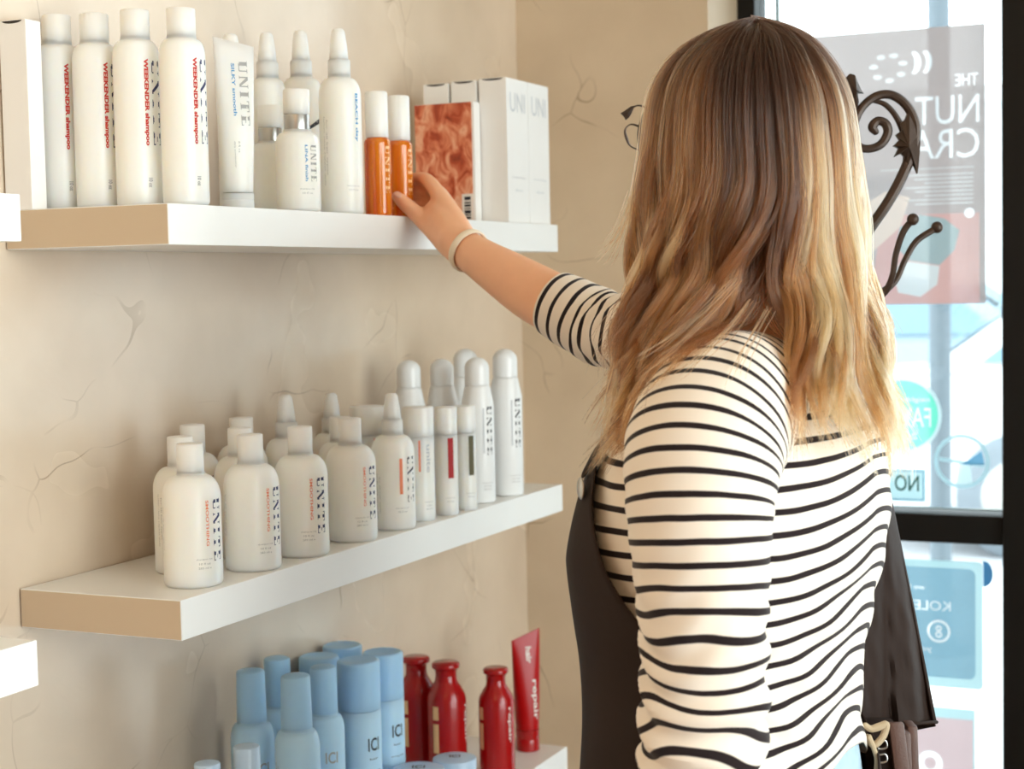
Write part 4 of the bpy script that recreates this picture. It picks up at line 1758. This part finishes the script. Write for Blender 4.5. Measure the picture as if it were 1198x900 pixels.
SL = [(915, 470, 1.85, .050), (885, 462, 1.80, .066), (850, 478, 1.735, .079), (826, 520, 1.685, .0805), (819, 585, 1.662, .0745), (822, 680, 1.655, .0675),
      (825, 770, 1.652, .0625), (821, 840, 1.650, .0620), (815, 905, 1.655, .0600), (800, 980, 1.69, .0560), (785, 1040, 1.72, .052)]
fl = lambda t: float(np.interp(t, [0, .3, .55, .68, .8, 1], [.0008, .0012, .0015, .0068, .0075, .005]))
v, f, uv, _ = sleeve(SL, .006, 130, 64, fl, True)
mb.add(v, f)
uvs.append(uv)
SLV, SLF = v, outward(v, f, 64)
SR = [(925, 455, 2.0, .056), (880, 440, 2.03, .066), (810, 416, 2.13, .062), (745, 394, 2.235, .054), (708, 385, 2.285, .0525), (676, 369, 2.315, .0505), (650, 355.5, 2.338, .0470)]
v, f, uv, ln = sleeve(SR, 0, 90, 48, lambda t: float(np.interp(t, [0, .6, .8, .9, 1], [.002, .004, .003, .0008, .0003])))
uv[:, 1] += PERIOD * .72 - (ln % PERIOD)
mb.add(v, f)
uvs.append(uv)
shirt = mb.build('shirt', M['shirt'], None, uv=np.concatenate(uvs))
child(shirt)
so = shirt.modifiers.new('cloth', 'SOLIDIFY')
so.thickness = .0016
so.offset = -1

# --- body: limbs, torso and head grown together into one skin
HC = C(872, 172, 1.835)                              # head centre
hy = math.radians(48)
HF = -math.cos(hy) * RH + math.sin(hy) * FH          # the way the face looks
HF = HF * math.cos(.06) + ZUP * math.sin(.06)
HS = np.cross(ZUP, HF)
HS /= np.linalg.norm(HS)                             # her left
HU = np.cross(HF, HS)


def H(f_, s_, u_):
    return HC + HF * f_ + HS * s_ + HU * u_


bb = MB()
nz = 40
zz = np.linspace(ZTOP + .0, zpy(1010), nz)
pv = np.concatenate([torso(np.full(48, z), np.linspace(0, 2 * PI, 48, endpoint=False), -.014)[0] for z in zz])
ff = grid_faces(nz, 48, True) + [tuple(range(48))[::-1], tuple(range((nz - 1) * 48, nz * 48))]
bb.add(pv, ff)
nb = C(874, 425, 1.868)
bb.add(*tube([nb, nb * .5 + H(-.03, 0, -.10) * .5, H(-.018, 0, -.055)], [.058, .052, .054], 12, 24))
bb.add(*ball(HC + HU * .012 - HF * .012, 1, 28, (.090, .070, .100), (HF, HS, HU)))     # skull
bb.add(*ball(H(.035, 0, -.055), 1, 24, (.054, .054, .066), (HF, HS, HU)))              # jaw
bb.add(*ball(H(.072, 0, -.100), .017, 14, (1, 1.2, .9), (HF, HS, HU)))                 # chin
bb.add(*tube([H(.080, 0, .020), H(.094, 0, -.008), H(.107, 0, -.030), H(.090, 0, -.038)], [.008, .009, .0105, .008], 14, 12))
for s in (-1, 1):
    bb.add(*ball(H(.098, s * .011, -.033), .0075, 10))
    bb.add(*tube([H(.078, s * .012, .030), H(.079, s * .034, .034), H(.060, s * .056, .026)], [.007, .008, .006], 10, 10))
    bb.add(*ball(H(.055, s * .043, -.022), .021, 12, (1, .9, 1)))
    bb.add(*ball(H(-.008, s * .078, -.012), 1, 16, (.018, .008, .030), (HF * .9 + HU * .2, HS, HU)))
bb.add(*tube([H(.086, -.020, -.062), H(.096, 0, -.058), H(.086, .020, -.062)], [.004, .007, .004], 10, 10))
bb.add(*tube([H(.083, -.017, -.070), H(.093, 0, -.071), H(.083, .017, -.070)], [.004, .0075, .004], 10, 10))
# left arm under the sleeve, forearm forwards, relaxed hand
q = np.array([s[:3] for s in SL[2:9]])
PL = C(q[:, 0], q[:, 1], q[:, 2])
bb.add(*tube(PL, [.062, .060, .054, .049, .046, .044, .043], 30, 24))
eL = PL[-1]
wL = eL + FV * .10 - ZUP * .215 - SV * .01
bb.add(*tube([eL + ZUP * .03, eL * .6 + wL * .4, wL], [.043, .039, .026], 16, 20))


def hand(w, A, N, Bv, curl, bb, nails, side=1):
    """relaxed hand: w wrist, A along, N back of the hand, Bv towards the thumb"""
    bb.add(*tube([w - A * .03, w, w + A * .04, w + A * .085], [.026, .024, .033, .034], 12, 20, flat=.55) if abs(np.dot(frames(np.array([w, w + A]))[2][0], N)) > .7
           else tube([w - A * .03, w, w + A * .05, w + A * .08], [.022, .022, .020, .016], 12, 20))
    for i, (o, l, r) in enumerate(((.030, .072, .0085), (.010, .080, .0088), (-.010, .074, .0085), (-.029, .058, .0075))):
        b0 = w + A * (.085 - .004 * abs(i - 1)) + Bv * o
        P = [w + A * .02 + Bv * o * .5, b0]
        ang = 0
        p = b0.copy()
        for j, fr in enumerate((.45, .3, .25)):
            ang += curl * (1, .9, .7)[j]
            p = p + (A * math.cos(ang) - N * math.sin(ang)) * l * fr
            P.append(p.copy())
        bb.add(*tube(P, [r * 1.35, r * 1.18, r * 1.02, r * .95, r * .8], 22, 12))
    b0 = w + A * .02 + Bv * .022
    P = [b0, b0 + A * .03 + Bv * .022 - N * .01, b0 + A * .056 + Bv * .028 - N * .02, b0 + A * .080 + Bv * .026 - N * .03]
    bb.add(*tube(P, [.016, .0135, .011, .0085], 16, 12))


AL = (wL - eL) / np.linalg.norm(wL - eL)
NL = SV - AL * (SV @ AL)
NL /= np.linalg.norm(NL)
hand(wL, AL, NL, np.cross(AL, NL) * (1 if np.cross(AL, NL) @ FV > 0 else -1), .28, bb, None)

# right arm: reaching forearm and grasping hand
q = np.array([(915, 455, 2.0, .054), (850, 430, 2.07, .052), (775, 405, 2.185, .047), (716, 387, 2.28, .043), (690, 375, 2.305, .0425),
              (650, 356, 2.345, .0425), (622, 341, 2.38, .0415), (590, 321, 2.42, .0365), (565, 305, 2.452, .0315), (546, 292, 2.478, .0285), (532, 281, 2.497, .028)])
bb.add(*tube(C(q[:, 0], q[:, 1], q[:, 2]), q[:, 3], 60, 28))


def chain(pts, n=24, seg=14):
    p_ = np.array(pts, float)
    bb.add(*tube(C(p_[:, 0], p_[:, 1], p_[:, 2]), p_[:, 3], n, seg))


# metacarpals fan out of the wrist and make the palm
chain([(545, 291, 2.478, .024), (533, 262, 2.515, .0195), (520, 240, 2.548, .0160), (512, 226, 2.567, .0130)])
chain([(541, 288, 2.488, .024), (531, 260, 2.530, .0190), (521, 240, 2.566, .0160), (514, 227, 2.590, .0135)])
chain([(540, 292, 2.492, .023), (532, 266, 2.540, .0185), (524, 248, 2.580, .0155), (517, 237, 2.608, .0130)])
chain([(541, 298, 2.492, .022), (533, 276, 2.540, .0180), (527, 260, 2.580, .0150), (521, 250, 2.612, .0120)])
chain([(536, 284, 2.492, .026), (522, 264, 2.520, .024), (511, 251, 2.545, .0185), (505, 244, 2.56, .012)])       # fills the palm
# fingers wrap round the far side of the bottle
chain([(512, 226, 2.567, .0128), (502, 213, 2.588, .0115), (494, 208.5, 2.609, .0103), (484, 209, 2.6205, .0095), (475, 215, 2.6225, .0088), (467, 221, 2.6215, .0075)])
chain([(514, 227, 2.590, .0130), (506, 221, 2.610, .0112), (498, 223, 2.621, .0102), (488, 226.5, 2.6235, .0095), (478, 231, 2.6225, .0085), (469, 236, 2.6225, .0074)])
chain([(517, 237, 2.608, .0122), (508, 235, 2.620, .0106), (500, 238, 2.625, .0096), (490, 241, 2.6245, .0088), (480, 244.5, 2.6235, .0078)])
chain([(521, 250, 2.612, .0112), (513, 247.5, 2.626, .0090), (505, 248.5, 2.632, .0078), (496, 249.5, 2.632, .0068)])
# thumb in front of it
chain([(541, 296, 2.478, .022), (527, 285, 2.500, .0215), (512, 272, 2.525, .0180), (500, 262, 2.543, .0150), (489, 252, 2.552, .0132), (479, 243, 2.559, .0122),
       (470, 235, 2.5645, .0108), (463, 229, 2.5675, .0080)], 34)
# legs
for s, fo in ((1, .05), (-1, -.03)):
    hp = C(858, 985, 1.87) + SV * s * .088
    ft = np.array([hp[0], hp[1], 0]) + FV * fo + SV * s * .01
    bb.add(*tube([hp, hp * .55 + ft * .45 + FV * .015 + ZUP * .02, hp * .46 + ft * .54 + FV * .012, ft + ZUP * .25, ft + ZUP * .08], [.088, .062, .056, .048, .036], 30, 24))
    bb.add(*tube([ft + ZUP * .045 - FV * .03, ft + ZUP * .04 + FV * .08, ft + ZUP * .03 + FV * .17], [.036, .036, .026], 12, 16))


def grown(mb, name, mat, voxel, it=6, fac=.5):
    """fuse overlapping shapes into one continuous surface"""
    tmp = mb.build('tmp', mat)
    md = tmp.modifiers.new('r', 'REMESH')
    md.mode = 'VOXEL'
    md.voxel_size = voxel
    sm = tmp.modifiers.new('s', 'SMOOTH')
    sm.factor = fac
    sm.iterations = it
    dg = bpy.context.evaluated_depsgraph_get()
    me = bpy.data.meshes.new_from_object(tmp.evaluated_get(dg))
    me.name = name
    for p_ in me.polygons:
        p_.use_smooth = True
    bpy.data.objects.remove(tmp)
    o = bpy.data.objects.new(name, me)
    COL.objects.link(o)
    me.materials.clear()
    me.materials.append(mat)
    return o


bodyo = child(grown(bb, 'body', M['skin'], .0038, 5, .5))


# thumb nail
def pad(c, n, u, w, l, name, mat):
    n = n / np.linalg.norm(n)
    u = u - n * (u @ n)
    u /= np.linalg.norm(u)
    s_ = np.cross(n, u)
    return child(MB().add(*ball(c, 1, 14, (l, w, .0016), (u, s_, n))).build(name, mat))


tip, ip = C(463, 229, 2.5675), C(479, 243, 2.559)
nrm = -FH * .75 + ZUP * .55 - RH * .1
pad(tip + (ip - tip) * .22 + nrm / np.linalg.norm(nrm) * .0092, nrm, tip - ip, .0055, .0075, 'thumb_nail', M['nail'])
for s in (-1, 1):
    e = MB().add(*ball(H(.072, s * .031, .008), .0125, 18))
    eo = child(e.build('eye', M['eye']))
    ir = MB().add(*ball(H(.0812, s * .0315, .008), 1, 14, (.0035, .0055, .0055), (HF, HS, HU))).build('iris', M['iris'])
    ir.parent = eo
    ir.matrix_parent_inverse = Matrix.Identity(4)
lp = MB()
lp.add(*tube([H(.0885, -.021, -.0625), H(.1005, 0, -.0585), H(.0885, .021, -.0625)], [.002, .0046, .002], 12, 10))
lp.add(*tube([H(.0865, -.018, -.068), H(.0980, 0, -.0715), H(.0865, .018, -.068)], [.002, .005, .002], 12, 10))
child(lp.build('lips', M['lips']))

# bracelet
w0, w1 = C(558, 300, 2.462), C(540, 288, 2.486)
c0 = C(548, 293.5, 2.475)
ax = (w1 - w0) / np.linalg.norm(w1 - w0)
e1 = np.cross(ax, ZUP)
e1 /= np.linalg.norm(e1)
e2 = np.cross(ax, e1)
v = []
nb_, ns_ = 56, 12
for k in range(nb_):
    a = 2 * PI * k / nb_
    d_ = e1 * math.cos(a) + e2 * math.sin(a)
    for j in range(ns_):
        b_ = 2 * PI * j / ns_
        v.append(c0 + d_ * (.0318 + .0022 * math.cos(b_)) + ax * .0062 * math.sin(b_))
f = [(k * ns_ + j, k * ns_ + (j + 1) % ns_, ((k + 1) % nb_) * ns_ + (j + 1) % ns_, ((k + 1) % nb_) * ns_ + j) for k in range(nb_) for j in range(ns_)]
child(MB().add(v, f).build('bracelet', M['bracelet']))

# jeans and shoes
jb = MB()
zz = np.linspace(zpy(845), zpy(1030), 16)
pv = np.concatenate([torso(np.full(64, z), np.linspace(0, 2 * PI, 64, endpoint=False), -.006)[0] for z in zz])
jb.add(pv, grid_faces(16, 64, True) + [tuple(range(64))[::-1], tuple(range(15 * 64, 16 * 64))])
for s, fo in ((1, .05), (-1, -.03)):
    hp = C(858, 985, 1.87) + SV * s * .088
    ft = np.array([hp[0], hp[1], 0]) + FV * fo + SV * s * .01
    jb.add(*tube([hp, hp * .55 + ft * .45 + FV * .015, ft + ZUP * .3, ft + ZUP * .11], [.104, .078, .064, .058], 26, 28))
    sb = MB().add(*tube([ft + ZUP * .05 - FV * .045, ft + ZUP * .048 + FV * .06, ft + ZUP * .036 + FV * .19], [.046, .046, .034], 16, 20))
    sb.add(*tube([ft + ZUP * .06 - FV * .02, ft + ZUP * .12 - FV * .01], [.045, .044], 6, 20))
    sh = child(grown(sb, 'shoe', M['shoe'], .006, 4))
child(grown(jb, 'jeans', M['denim'], .007, 4))

# --- apron: bib wrapped round the chest, a loose wing on the right, straps, tie
ab = MB()
nu, nr = 60, 70
rows = []
for py in np.linspace(522, 1010, nr):
    hb = math.radians(np.interp(py, [522, 545, 620, 690, 760, 850, 875, 900, 1010], [47, 57, 74, 90, 108, 118, 130, 156, 160]))
    ps_ = np.linspace(-hb, hb, nu)
    z = zpy(py)
    bulge = np.interp(py, [522, 560, 640, 760, 900, 1010], [.008, .012, .019, .014, .012, .012])
    P, t, dd = torso(np.full(nu, z), ps_, bulge)
    P = P + FV * (.0025 * vnoise(np.stack([ps_ * 2, np.full(nu, z * 6), 0 * ps_], -1), 1.6, 11))[:, None]
    rows.append(P)
ab.add(np.concatenate(rows), grid_faces(nr, nu))
apron = child(ab.build('apron', M['apron']))
sm = apron.modifiers.new('cloth', 'SOLIDIFY')
sm.thickness = .0022
sm.offset = 1
# shoulder straps: from the bib corners over the shoulders
for s in (1, -1):
    hb = math.radians(46) * s
    pts = []
    for py, ps2, off in ((540, hb, .016), (515, hb * 1.02, .013), (480, hb * 1.15, .012), (445, hb * 1.5, .012)):
        P, _, _ = torso(np.array([zpy(py)]), np.array([ps2]), off)
        pts.append(P[0])
    v, f = tube(pts, [.011, .011, .0105, .010], 30, 14, flat=.22)
    child(MB().add(v, f).build('strap', M['apron']), apron).matrix_parent_inverse = Matrix.Identity(4)
P, _, _ = torso(np.array([zpy(556)]), np.array([math.radians(54)]), .020)
v, f = ball(P[0], 1, 16, (.0035, .009, .012), (FV * .6 + SV * .8, SV * .6 - FV * .8, ZUP))
rv = MB().add(v, f).build('strap_ring', M['silver'])
rv.parent = apron

sstep_ = lambda t: max(0., min(1., (t - .1) / .4))
wing = MB()
nr, nc = 60, 34
rows = []
for i, t in enumerate(np.linspace(0, 1, nr)):
    py = 578 + (852 - 578) * t
    inner = np.interp(t, [0, .3, .6, 1], [1010, 1000, 985, 985])
    outer = np.interp(t, [0, .1, .5, 1], [1042, 1048, 1070, 1096])
    u = np.linspace(0, 1, nc)
    px = inner + (outer - inner) * u
    d_ = 1.93 + .10 * u ** 1.5 + .035 * t
    d_ = d_ + (.002 + .010 * t) * np.sin(u * 13 + 1.6 * t + .6 * np.sin(7 * t)) * (.4 + .6 * u) + .004 * t * np.sin(u * 31 + 5 * t) + .0010 * np.sin((u * 1.6 - t * 1.2) * 24 + 2 * np.sin(u * 4)) * sstep_(t)
    rows.append(C(px, np.full(nc, py) + 3 * np.sin(u * 5) * t - 4 * u * t, d_))
wing.add(np.concatenate(rows), grid_faces(nr, nc))
# the inside of the wing comes round behind
rows = []
for i, t in enumerate(np.linspace(0, 1, nr)):
    py = 585 + (866 - 585) * t
    outer = np.interp(t, [0, .1, .5, 1], [1042, 1048, 1070, 1095])
    inner = np.interp(t, [0, 1], [1010, 1000])
    u = np.linspace(0, 1, nc)
    px = outer + (inner - outer) * u
    yy = np.full(nc, py) - 16 * t * (1 - u)
    d_ = 2.03 + .035 * t + .10 * np.sin(u * PI / 2) + .006 * t * np.sin(u * 15)
    rows.append(C(px, yy, d_))
wing.add(np.concatenate(rows), grid_faces(nr, nc))
wo = wing.build('apron_wing', M['apron'])
wo.parent = apron
sm = wo.modifiers.new('cloth', 'SOLIDIFY')
sm.thickness = .0022
hm = MB().add(*tube(C(np.linspace(990, 1096, 12), np.linspace(852, 848, 12) + 3 * np.sin(np.linspace(0, 1, 12) * 5), 1.962 + .10 * np.linspace(0, 1, 12) ** 1.5 + .006), [.0022] * 12, 40, 8))
ho = hm.build('hem', M['apron'])
ho.parent = apron
# waist tie
tie = MB()
Pt = [torso(np.array([zpy(878) + .0]), np.array([a]), .014)[0][0] for a in np.radians([118, 140, 160, 175])]
tie.add(*tube(Pt, [.009] * 4, 24, 12, flat=.3))
to = tie.build('waist_tie', M['apron'])
to.parent = apron
bow = MB()
bow.add(*tube(C([1012, 1019, 1030, 1037, 1033, 1022, 1014], [849, 853, 850, 848, 862, 872, 862], [1.9] * 7), [.0035, .004, .0045, .004, .004, .004, .0035], 40, 10))
bow.add(*tube(C([1017, 1022, 1026, 1024], [862, 875, 890, 910], [1.895] * 4), [.003, .003, .003, .003], 16, 8))
bo = bow.build('cord_bow', M['cord'])
bo.parent = apron

# tool pouch hanging at the hip under the wing
pb = MB()
v, f = box(-.5, -.5, -.5, .5, .5, .5)


def block(pxa, pya, pxb, pyb, d_, th, skew=0):
    c4 = [C(pxa, pya, d_), C(pxb, pya, d_), C(pxb + skew, pyb, d_), C(pxa + skew, pyb, d_)]
    return [tuple(q) for q in c4] + [tuple(q + FH * th) for q in c4], [(0, 1, 2, 3), (7, 6, 5, 4), (0, 4, 5, 1), (1, 5, 6, 2), (2, 6, 7, 3), (3, 7, 4, 0)]


pb.add(*block(1010, 850, 1052, 960, 1.935, .04, 4))
pouch = child(pb.build('tool_pouch', M['apron'], bevel=.004))
for a in ((1040, 846, 1058, 950, 1.925, .008, 12), (1052, 858, 1066, 955, 1.945, .02, 4), (1062, 850, 1074, 955, 1.96, .03, 4)):
    q = MB().add(*block(*a)).build('leather_strap', M['leather'], bevel=.003)
    q.parent = pouch
for yy in (868, 884):
    q = MB().add(*tube(C([1026, 1036, 1037, 1027, 1026], [yy, yy - 1, yy + 7, yy + 8, yy], [1.93] * 5), [.0012] * 5, 20, 8)).build('buckle', M['silver'])
    q.parent = pouch

# ------------------------------------------------------------------ hair: individual strands
shell = [
    # py, left, right, half depth, centre distance
    (150, 750, 1007, .118, 1.836), (200, 742, 1016, .118, 1.836), (250, 737, 1021, .112, 1.838), (300, 732, 1028, .104, 1.84), (350, 726, 1035, .098, 1.835),
    (400, 720, 1050, .100, 1.82), (450, 715, 1056, .11, 1.79), (500, 711, 1066, .12, 1.77), (570, 702, 1070, .12, 1.77)]
top = []
for th in np.linspace(0, PI / 2, 16)[:-1]:
    k = math.sin(th)
    xc = 870 + 8 * k
    top.append((150 - 118 * math.cos(th), xc - 128 * k, xc + 129 * k, .118 * k, 1.836))
shell = np.array(top + shell, float)


def sh(y, k):
    return np.interp(y, shell[:, 0], shell[:, k])


def sstep(a, b, x):
    t = np.clip((x - a) / (b - a), 0, 1)
    return t * t * (3 - 2 * t)


tri = []
bv_v = np.concatenate([TORSO_V, SLV])
bv_f = [tuple(q) for q in TORSO_F] + [tuple(i + len(TORSO_V) for i in q) for q in SLF]
bvh = BVHTree.FromPolygons([Vector(p) for p in bv_v], bv_f)

NPT = 36
ROOT = np.array([.024, .0095, .0055])
TONES = [np.array([.11, .038, .013]), np.array([.38, .140, .046]), np.array([.74, .39, .18])]
NCL = 380
strands, tones, radii = [], [], []
fw3 = F_
for ci in range(NCL):
    # angle round the head: 0 faces the camera, -90 the photo's left; the face itself stays free
    if ci < NCL * .74:
        al = -100 + 200 * ((ci * .6180339887) % 1) + rng.uniform(-3, 3)
    else:
        al = rng.uniform(95, 205)
    alr = math.radians(al)
    front = math.cos(alr) > 0
    lay = 1 - .30 * rng.random() ** 1.4
    s0 = (math.sin(alr) + 1) / 2
    th0 = rng.uniform(.0, .20)
    if s0 > .78 and front:
        lay = max(lay, .88)
    if front:
        if s0 < .10:
            y1 = rng.uniform(470, 560)
        elif s0 < .3:
            y1 = rng.uniform(430, 540)
        elif s0 < .62:
            y1 = rng.uniform(415, 520)
        elif s0 < .8:
            y1 = rng.uniform(455, 545)
        else:
            y1 = rng.uniform(490, 566)
    else:
        y1 = rng.uniform(400, 520)
    pp = 196 * th0 / (PI / 2) + (196 * (1 - th0 / (PI / 2)) + y1 - 150) * np.linspace(0, 1, NPT)
    ang_ = np.minimum(pp / 196, 1) * PI / 2
    y = np.where(pp < 196, 150 - 118 * np.cos(ang_), 150 + pp - 196)
    low = .5 * (1 - lay) * 129 * np.cos(ang_)
    L_, Rr = sh(y, 1) + 9, sh(y, 2) - 11
    s = np.full(NPT, s0)
    if front:
        s1 = s0 * .43 if s0 < .62 else .62 + (s0 - .62) * 1.03
        s = s0 + (s1 - s0) * sstep(215, 480, y)
    # sideways position on the shell, with the roots gathered at the crown
    cxs = (L_ + Rr) / 2 + 14 * np.exp(-((y - 32) / 30) ** 2)
    hw = (Rr - L_) / 2
    sa = np.clip(2 * s - 1, -1, 1)
    ca = np.sqrt(np.maximum(0, 1 - sa ** 2)) * (1 if front else -1)
    px = cxs + hw * sa * lay
    dd = sh(y, 4) - sh(y, 3) * ca * lay
    y = y + low
    # waves: loose S bends, in step with the neighbours
    wl = 165 + 30 * math.sin(al * .05) + rng.uniform(-12, 12)
    ph = al * .045 + rng.uniform(-.9, .9)
    am = sstep(120, 400, y) * rng.uniform(9, 23)
    if front and s0 > .8:
        am = am * .45
    px = px + am * np.sin(2 * PI * y / wl + ph)
    dd = dd + am * .0010 * np.cos(2 * PI * y / wl + ph)
    flick = sstep(y1 - 90, y1, y)
    if front and s0 < .12:
        px = px - flick * rng.uniform(0, 30)
    if front and s0 > .7:
        px = px + flick * rng.uniform(2, 26)
    base = C(px, y, dd)
    T = np.gradient(base, axis=0)
    T /= np.linalg.norm(T, axis=1)[:, None]
    A = np.cross(T, fw3)
    A /= np.linalg.norm(A, axis=1)[:, None] + 1e-9
    B = np.cross(T, A)
    # tone of the lock: 0 dark .. 1 pale
    light = rng.choice([.0, .25, .5, .8, 1.0], p=[.30, .24, .20, .16, .10])
    if front and s0 > .74:
        light = min(1, light + .35)
    if front and .5 < s0 < .70:
        light *= .45
    if front and s0 < .6:
        light *= .85
    if lay < .85:
        light *= .5
    tt = np.linspace(0, 1, NPT)
    ns = int(rng.uniform(32, 52))
    rc = rng.uniform(.008, .0145)
    prof = np.interp(tt, [0, .12, .4, .7, 1], [1.0, 1.2, .85, .55, .18]) * rc
    start = rng.uniform(.20, .40) if s0 > .3 else rng.uniform(.10, .30)
    if front and .38 < s0 < .72:
        start += .14
    for k in range(ns):
        a, r = rng.uniform(0, 2 * PI), math.sqrt(rng.random())
        o = A * math.cos(a) + B * math.sin(a) * .6
        P = base + o * (prof * r)[:, None]
        P = P + np.cumsum(rng.normal(0, .00020, (NPT, 3)), axis=0)
        if rng.random() < .02:
            P = P + np.outer(tt ** 2, rng.normal(0, .007, 3))
        cut = rng.uniform(.86, 1)
        strands.append((P, cut))
        lg = np.clip(light + rng.normal(0, .05), 0, 1)
        grad = sstep(start - .12, start + .50 - .22 * lg, tt)
        tgt = TONES[0] * max(0, 1 - 2 * lg) + TONES[1] * (1 - abs(2 * lg - 1)) + TONES[2] * max(0, 2 * lg - 1)
        tones.append(ROOT[None] * (1 - grad)[:, None] + tgt[None] * grad[:, None])

# a few loose wisps
for (xa, ya, xb, yb, xc, yc_, da, db) in ((738, 225, 722, 285, 690, 303, 1.83, 1.80), (735, 240, 716, 292, 700, 298, 1.82, 1.79), (722, 430, 708, 500, 688, 516, 1.74, 1.70), (720, 440, 704, 508, 694, 512, 1.74, 1.70),
                                          (860, 330, 800, 400, 742, 432, 1.71, 1.62), (880, 350, 835, 415, 790, 440, 1.71, 1.62), (900, 360, 860, 420, 850, 470, 1.71, 1.62)):
    t = np.linspace(0, 1, NPT)
    b0, b1, b2 = (1 - t) ** 2, 2 * t * (1 - t), t * t
    base = C(xa * b0 + xb * b1 + xc * b2, ya * b0 + yb * b1 + yc_ * b2, da + (db - da) * t)
    for k in range(7):
        P = base + rng.normal(0, .0050, 3)[None] * np.linspace(.6, 1.2, NPT)[:, None] + np.cumsum(rng.normal(0, .0003, (NPT, 3)), axis=0)
        strands.append((P, rng.uniform(.7, 1)))
        tones.append(np.tile(TONES[1] * .8 + TONES[2] * .2, (NPT, 1)))

# short dark underlayer at the nape
for ci in range(70):
    al = rng.uniform(-75, 80)
    alr = math.radians(al)
    yy = np.linspace(150, rng.uniform(395, 440), NPT)
    L_, Rr = sh(yy, 1), sh(yy, 2)
    shift = -60 * sstep(300, 430, yy) if al < 8 else 25 * sstep(300, 430, yy)
    px = (L_ + Rr) / 2 + (Rr - L_) / 2 * math.sin(alr) * .74 + shift + 8 * np.sin(yy / 28 + al)
    base = C(px, yy, sh(yy, 4) - sh(yy, 3) * math.cos(alr) * .74)
    for k in range(34):
        P = base + rng.normal(0, .0075, 3)[None] + np.cumsum(rng.normal(0, .0002, (NPT, 3)), axis=0)
        strands.append((P, rng.uniform(.85, 1)))
        tones.append(np.tile(ROOT * 1.1, (NPT, 1)) + TONES[0] * np.linspace(0, .8, NPT)[:, None])

NS = len(strands)
Pall = np.empty((NS, NPT, 3))
tq = np.linspace(0, 1, NPT)
for i, (P, cut) in enumerate(strands):
    q = tq * cut
    for k in range(3):
        Pall[i, :, k] = np.interp(q, tq, P[:, k])
# keep the strands outside the shirt
for i in range(NS):
    lowest = Pall[i, :, 2] < ZTOP + .03
    for j in np.nonzero(lowest)[0]:
        p_ = Vector(Pall[i, j])
        loc, nor, idx, dist = bvh.find_nearest(p_, .12)
        if loc is None:
            continue
        sd = (p_ - loc).dot(nor)
        lim = .004 + .006 * ((i * 37) % 11) / 11
        if sd < lim:
            Pall[i, j] = np.array(loc + nor * lim)
for _ in range(3):
    Pall[:, 1:-1] = Pall[:, 1:-1] * .5 + (Pall[:, :-2] + Pall[:, 2:]) * .25

hc = bpy.data.hair_curves.new('hair')
hc.add_curves([NPT] * NS)
loc = (Pall - np.array(PO)).astype(np.float32)
hc.attributes['position'].data.foreach_set('vector', loc.ravel()) if 'position' in hc.attributes else hc.position_data.foreach_set('vector', loc.ravel())
rad = hc.attributes.get('radius') or hc.attributes.new('radius', 'FLOAT', 'POINT')
rr = np.tile(np.interp(tq, [0, .7, 1], [.00042, .00040, .00012]), NS).astype(np.float32)
rad.data.foreach_set('value', rr)
ca_ = hc.attributes.new('tone', 'FLOAT_COLOR', 'POINT')
cc = np.concatenate([np.stack(tones).reshape(-1, 3), np.ones((NS * NPT, 1))], 1).astype(np.float32)
ca_.data.foreach_set('color', cc.ravel())
hair = bpy.data.objects.new('hair', hc)
COL.objects.link(hair)
hair.parent = person
hair['label'] = 'long wavy blond hair with darker roots'
mt = bpy.data.materials.new('balayage_hair')
mt.use_nodes = True
nt = mt.node_tree
N, Lk = nt.nodes, nt.links
N.remove(N['Principled BSDF'])
at = N.new('ShaderNodeAttribute')
at.attribute_name = 'tone'
hb = N.new('ShaderNodeBsdfHairPrincipled')
hb.parametrization = 'COLOR'
hb.inputs['Roughness'].default_value = .35
hb.inputs['Radial Roughness'].default_value = .4
hb.inputs['Coat'].default_value = .0
Lk.new(at.outputs['Color'], hb.inputs['Color'])
Lk.new(hb.outputs[0], N['Material Output'].inputs[0])
hc.materials.append(mt)

# close-lying hair on the scalp
na, nb2 = 40, 24
v = []
for i in range(nb2):
    t = PI * .86 * i / (nb2 - 1)
    for k in range(na):
        a = 2 * PI * k / na
        d_ = np.array([math.sin(t) * math.cos(a), math.sin(t) * math.sin(a), math.cos(t)])
        r = np.array([.0945, .0740, .1045])
        if d_[0] > .45 and d_[2] < .62:
            r = r * .86
        v.append(HC + HU * .012 - HF * .012 + HF * d_[0] * r[0] + HS * d_[1] * r[1] + HU * d_[2] * r[2])
f = grid_faces(nb2, na, True) + [tuple(range((nb2 - 1) * na, nb2 * na))]
child(MB().add(v, f).build('scalp_hair', pmat('dark_hair_roots', (84, 54, 38), .95, .25, 120, .05)))

# ------------------------------------------------------------------ light
w = bpy.data.worlds.new('sky')
scn.world = w
w.use_nodes = True
bg = w.node_tree.nodes['Background']
bg.inputs[0].default_value = (.90, .96, 1.0, 1)
bg.inputs[1].default_value = 4.3


def area(name, loc, rot, sx, sy, power, col):
    l = bpy.data.lights.new(name, 'AREA')
    l.shape = 'RECTANGLE'
    l.size, l.size_y = sx, sy
    l.energy = power
    l.color = col
    o = bpy.data.objects.new(name, l)
    COL.objects.link(o)
    o.location = loc
    o.rotation_euler = rot
    return o


area('side_window_boost', (RX + .35, -1.2, 1.45), (0, math.radians(90), 0), 2.4, 3.8, 145, (1.0, .985, .95))  # key lamp added outside the side window, stronger than the sky
area('shop_front_boost', (2.0, YG + .4, 1.4), (math.radians(-90), 0, 0), 1.6, 2.3, 12, (.97, .98, 1.0))  # lamp added out of view to boost the sky light from the shop front
area('added_warm_fill', (1.3, -2.6, RZ - .05), (0, 0, 0), 1.2, 1.2, 12, (1.0, .60, .30))  # unseen warm fill added behind the camera, no actual fitting
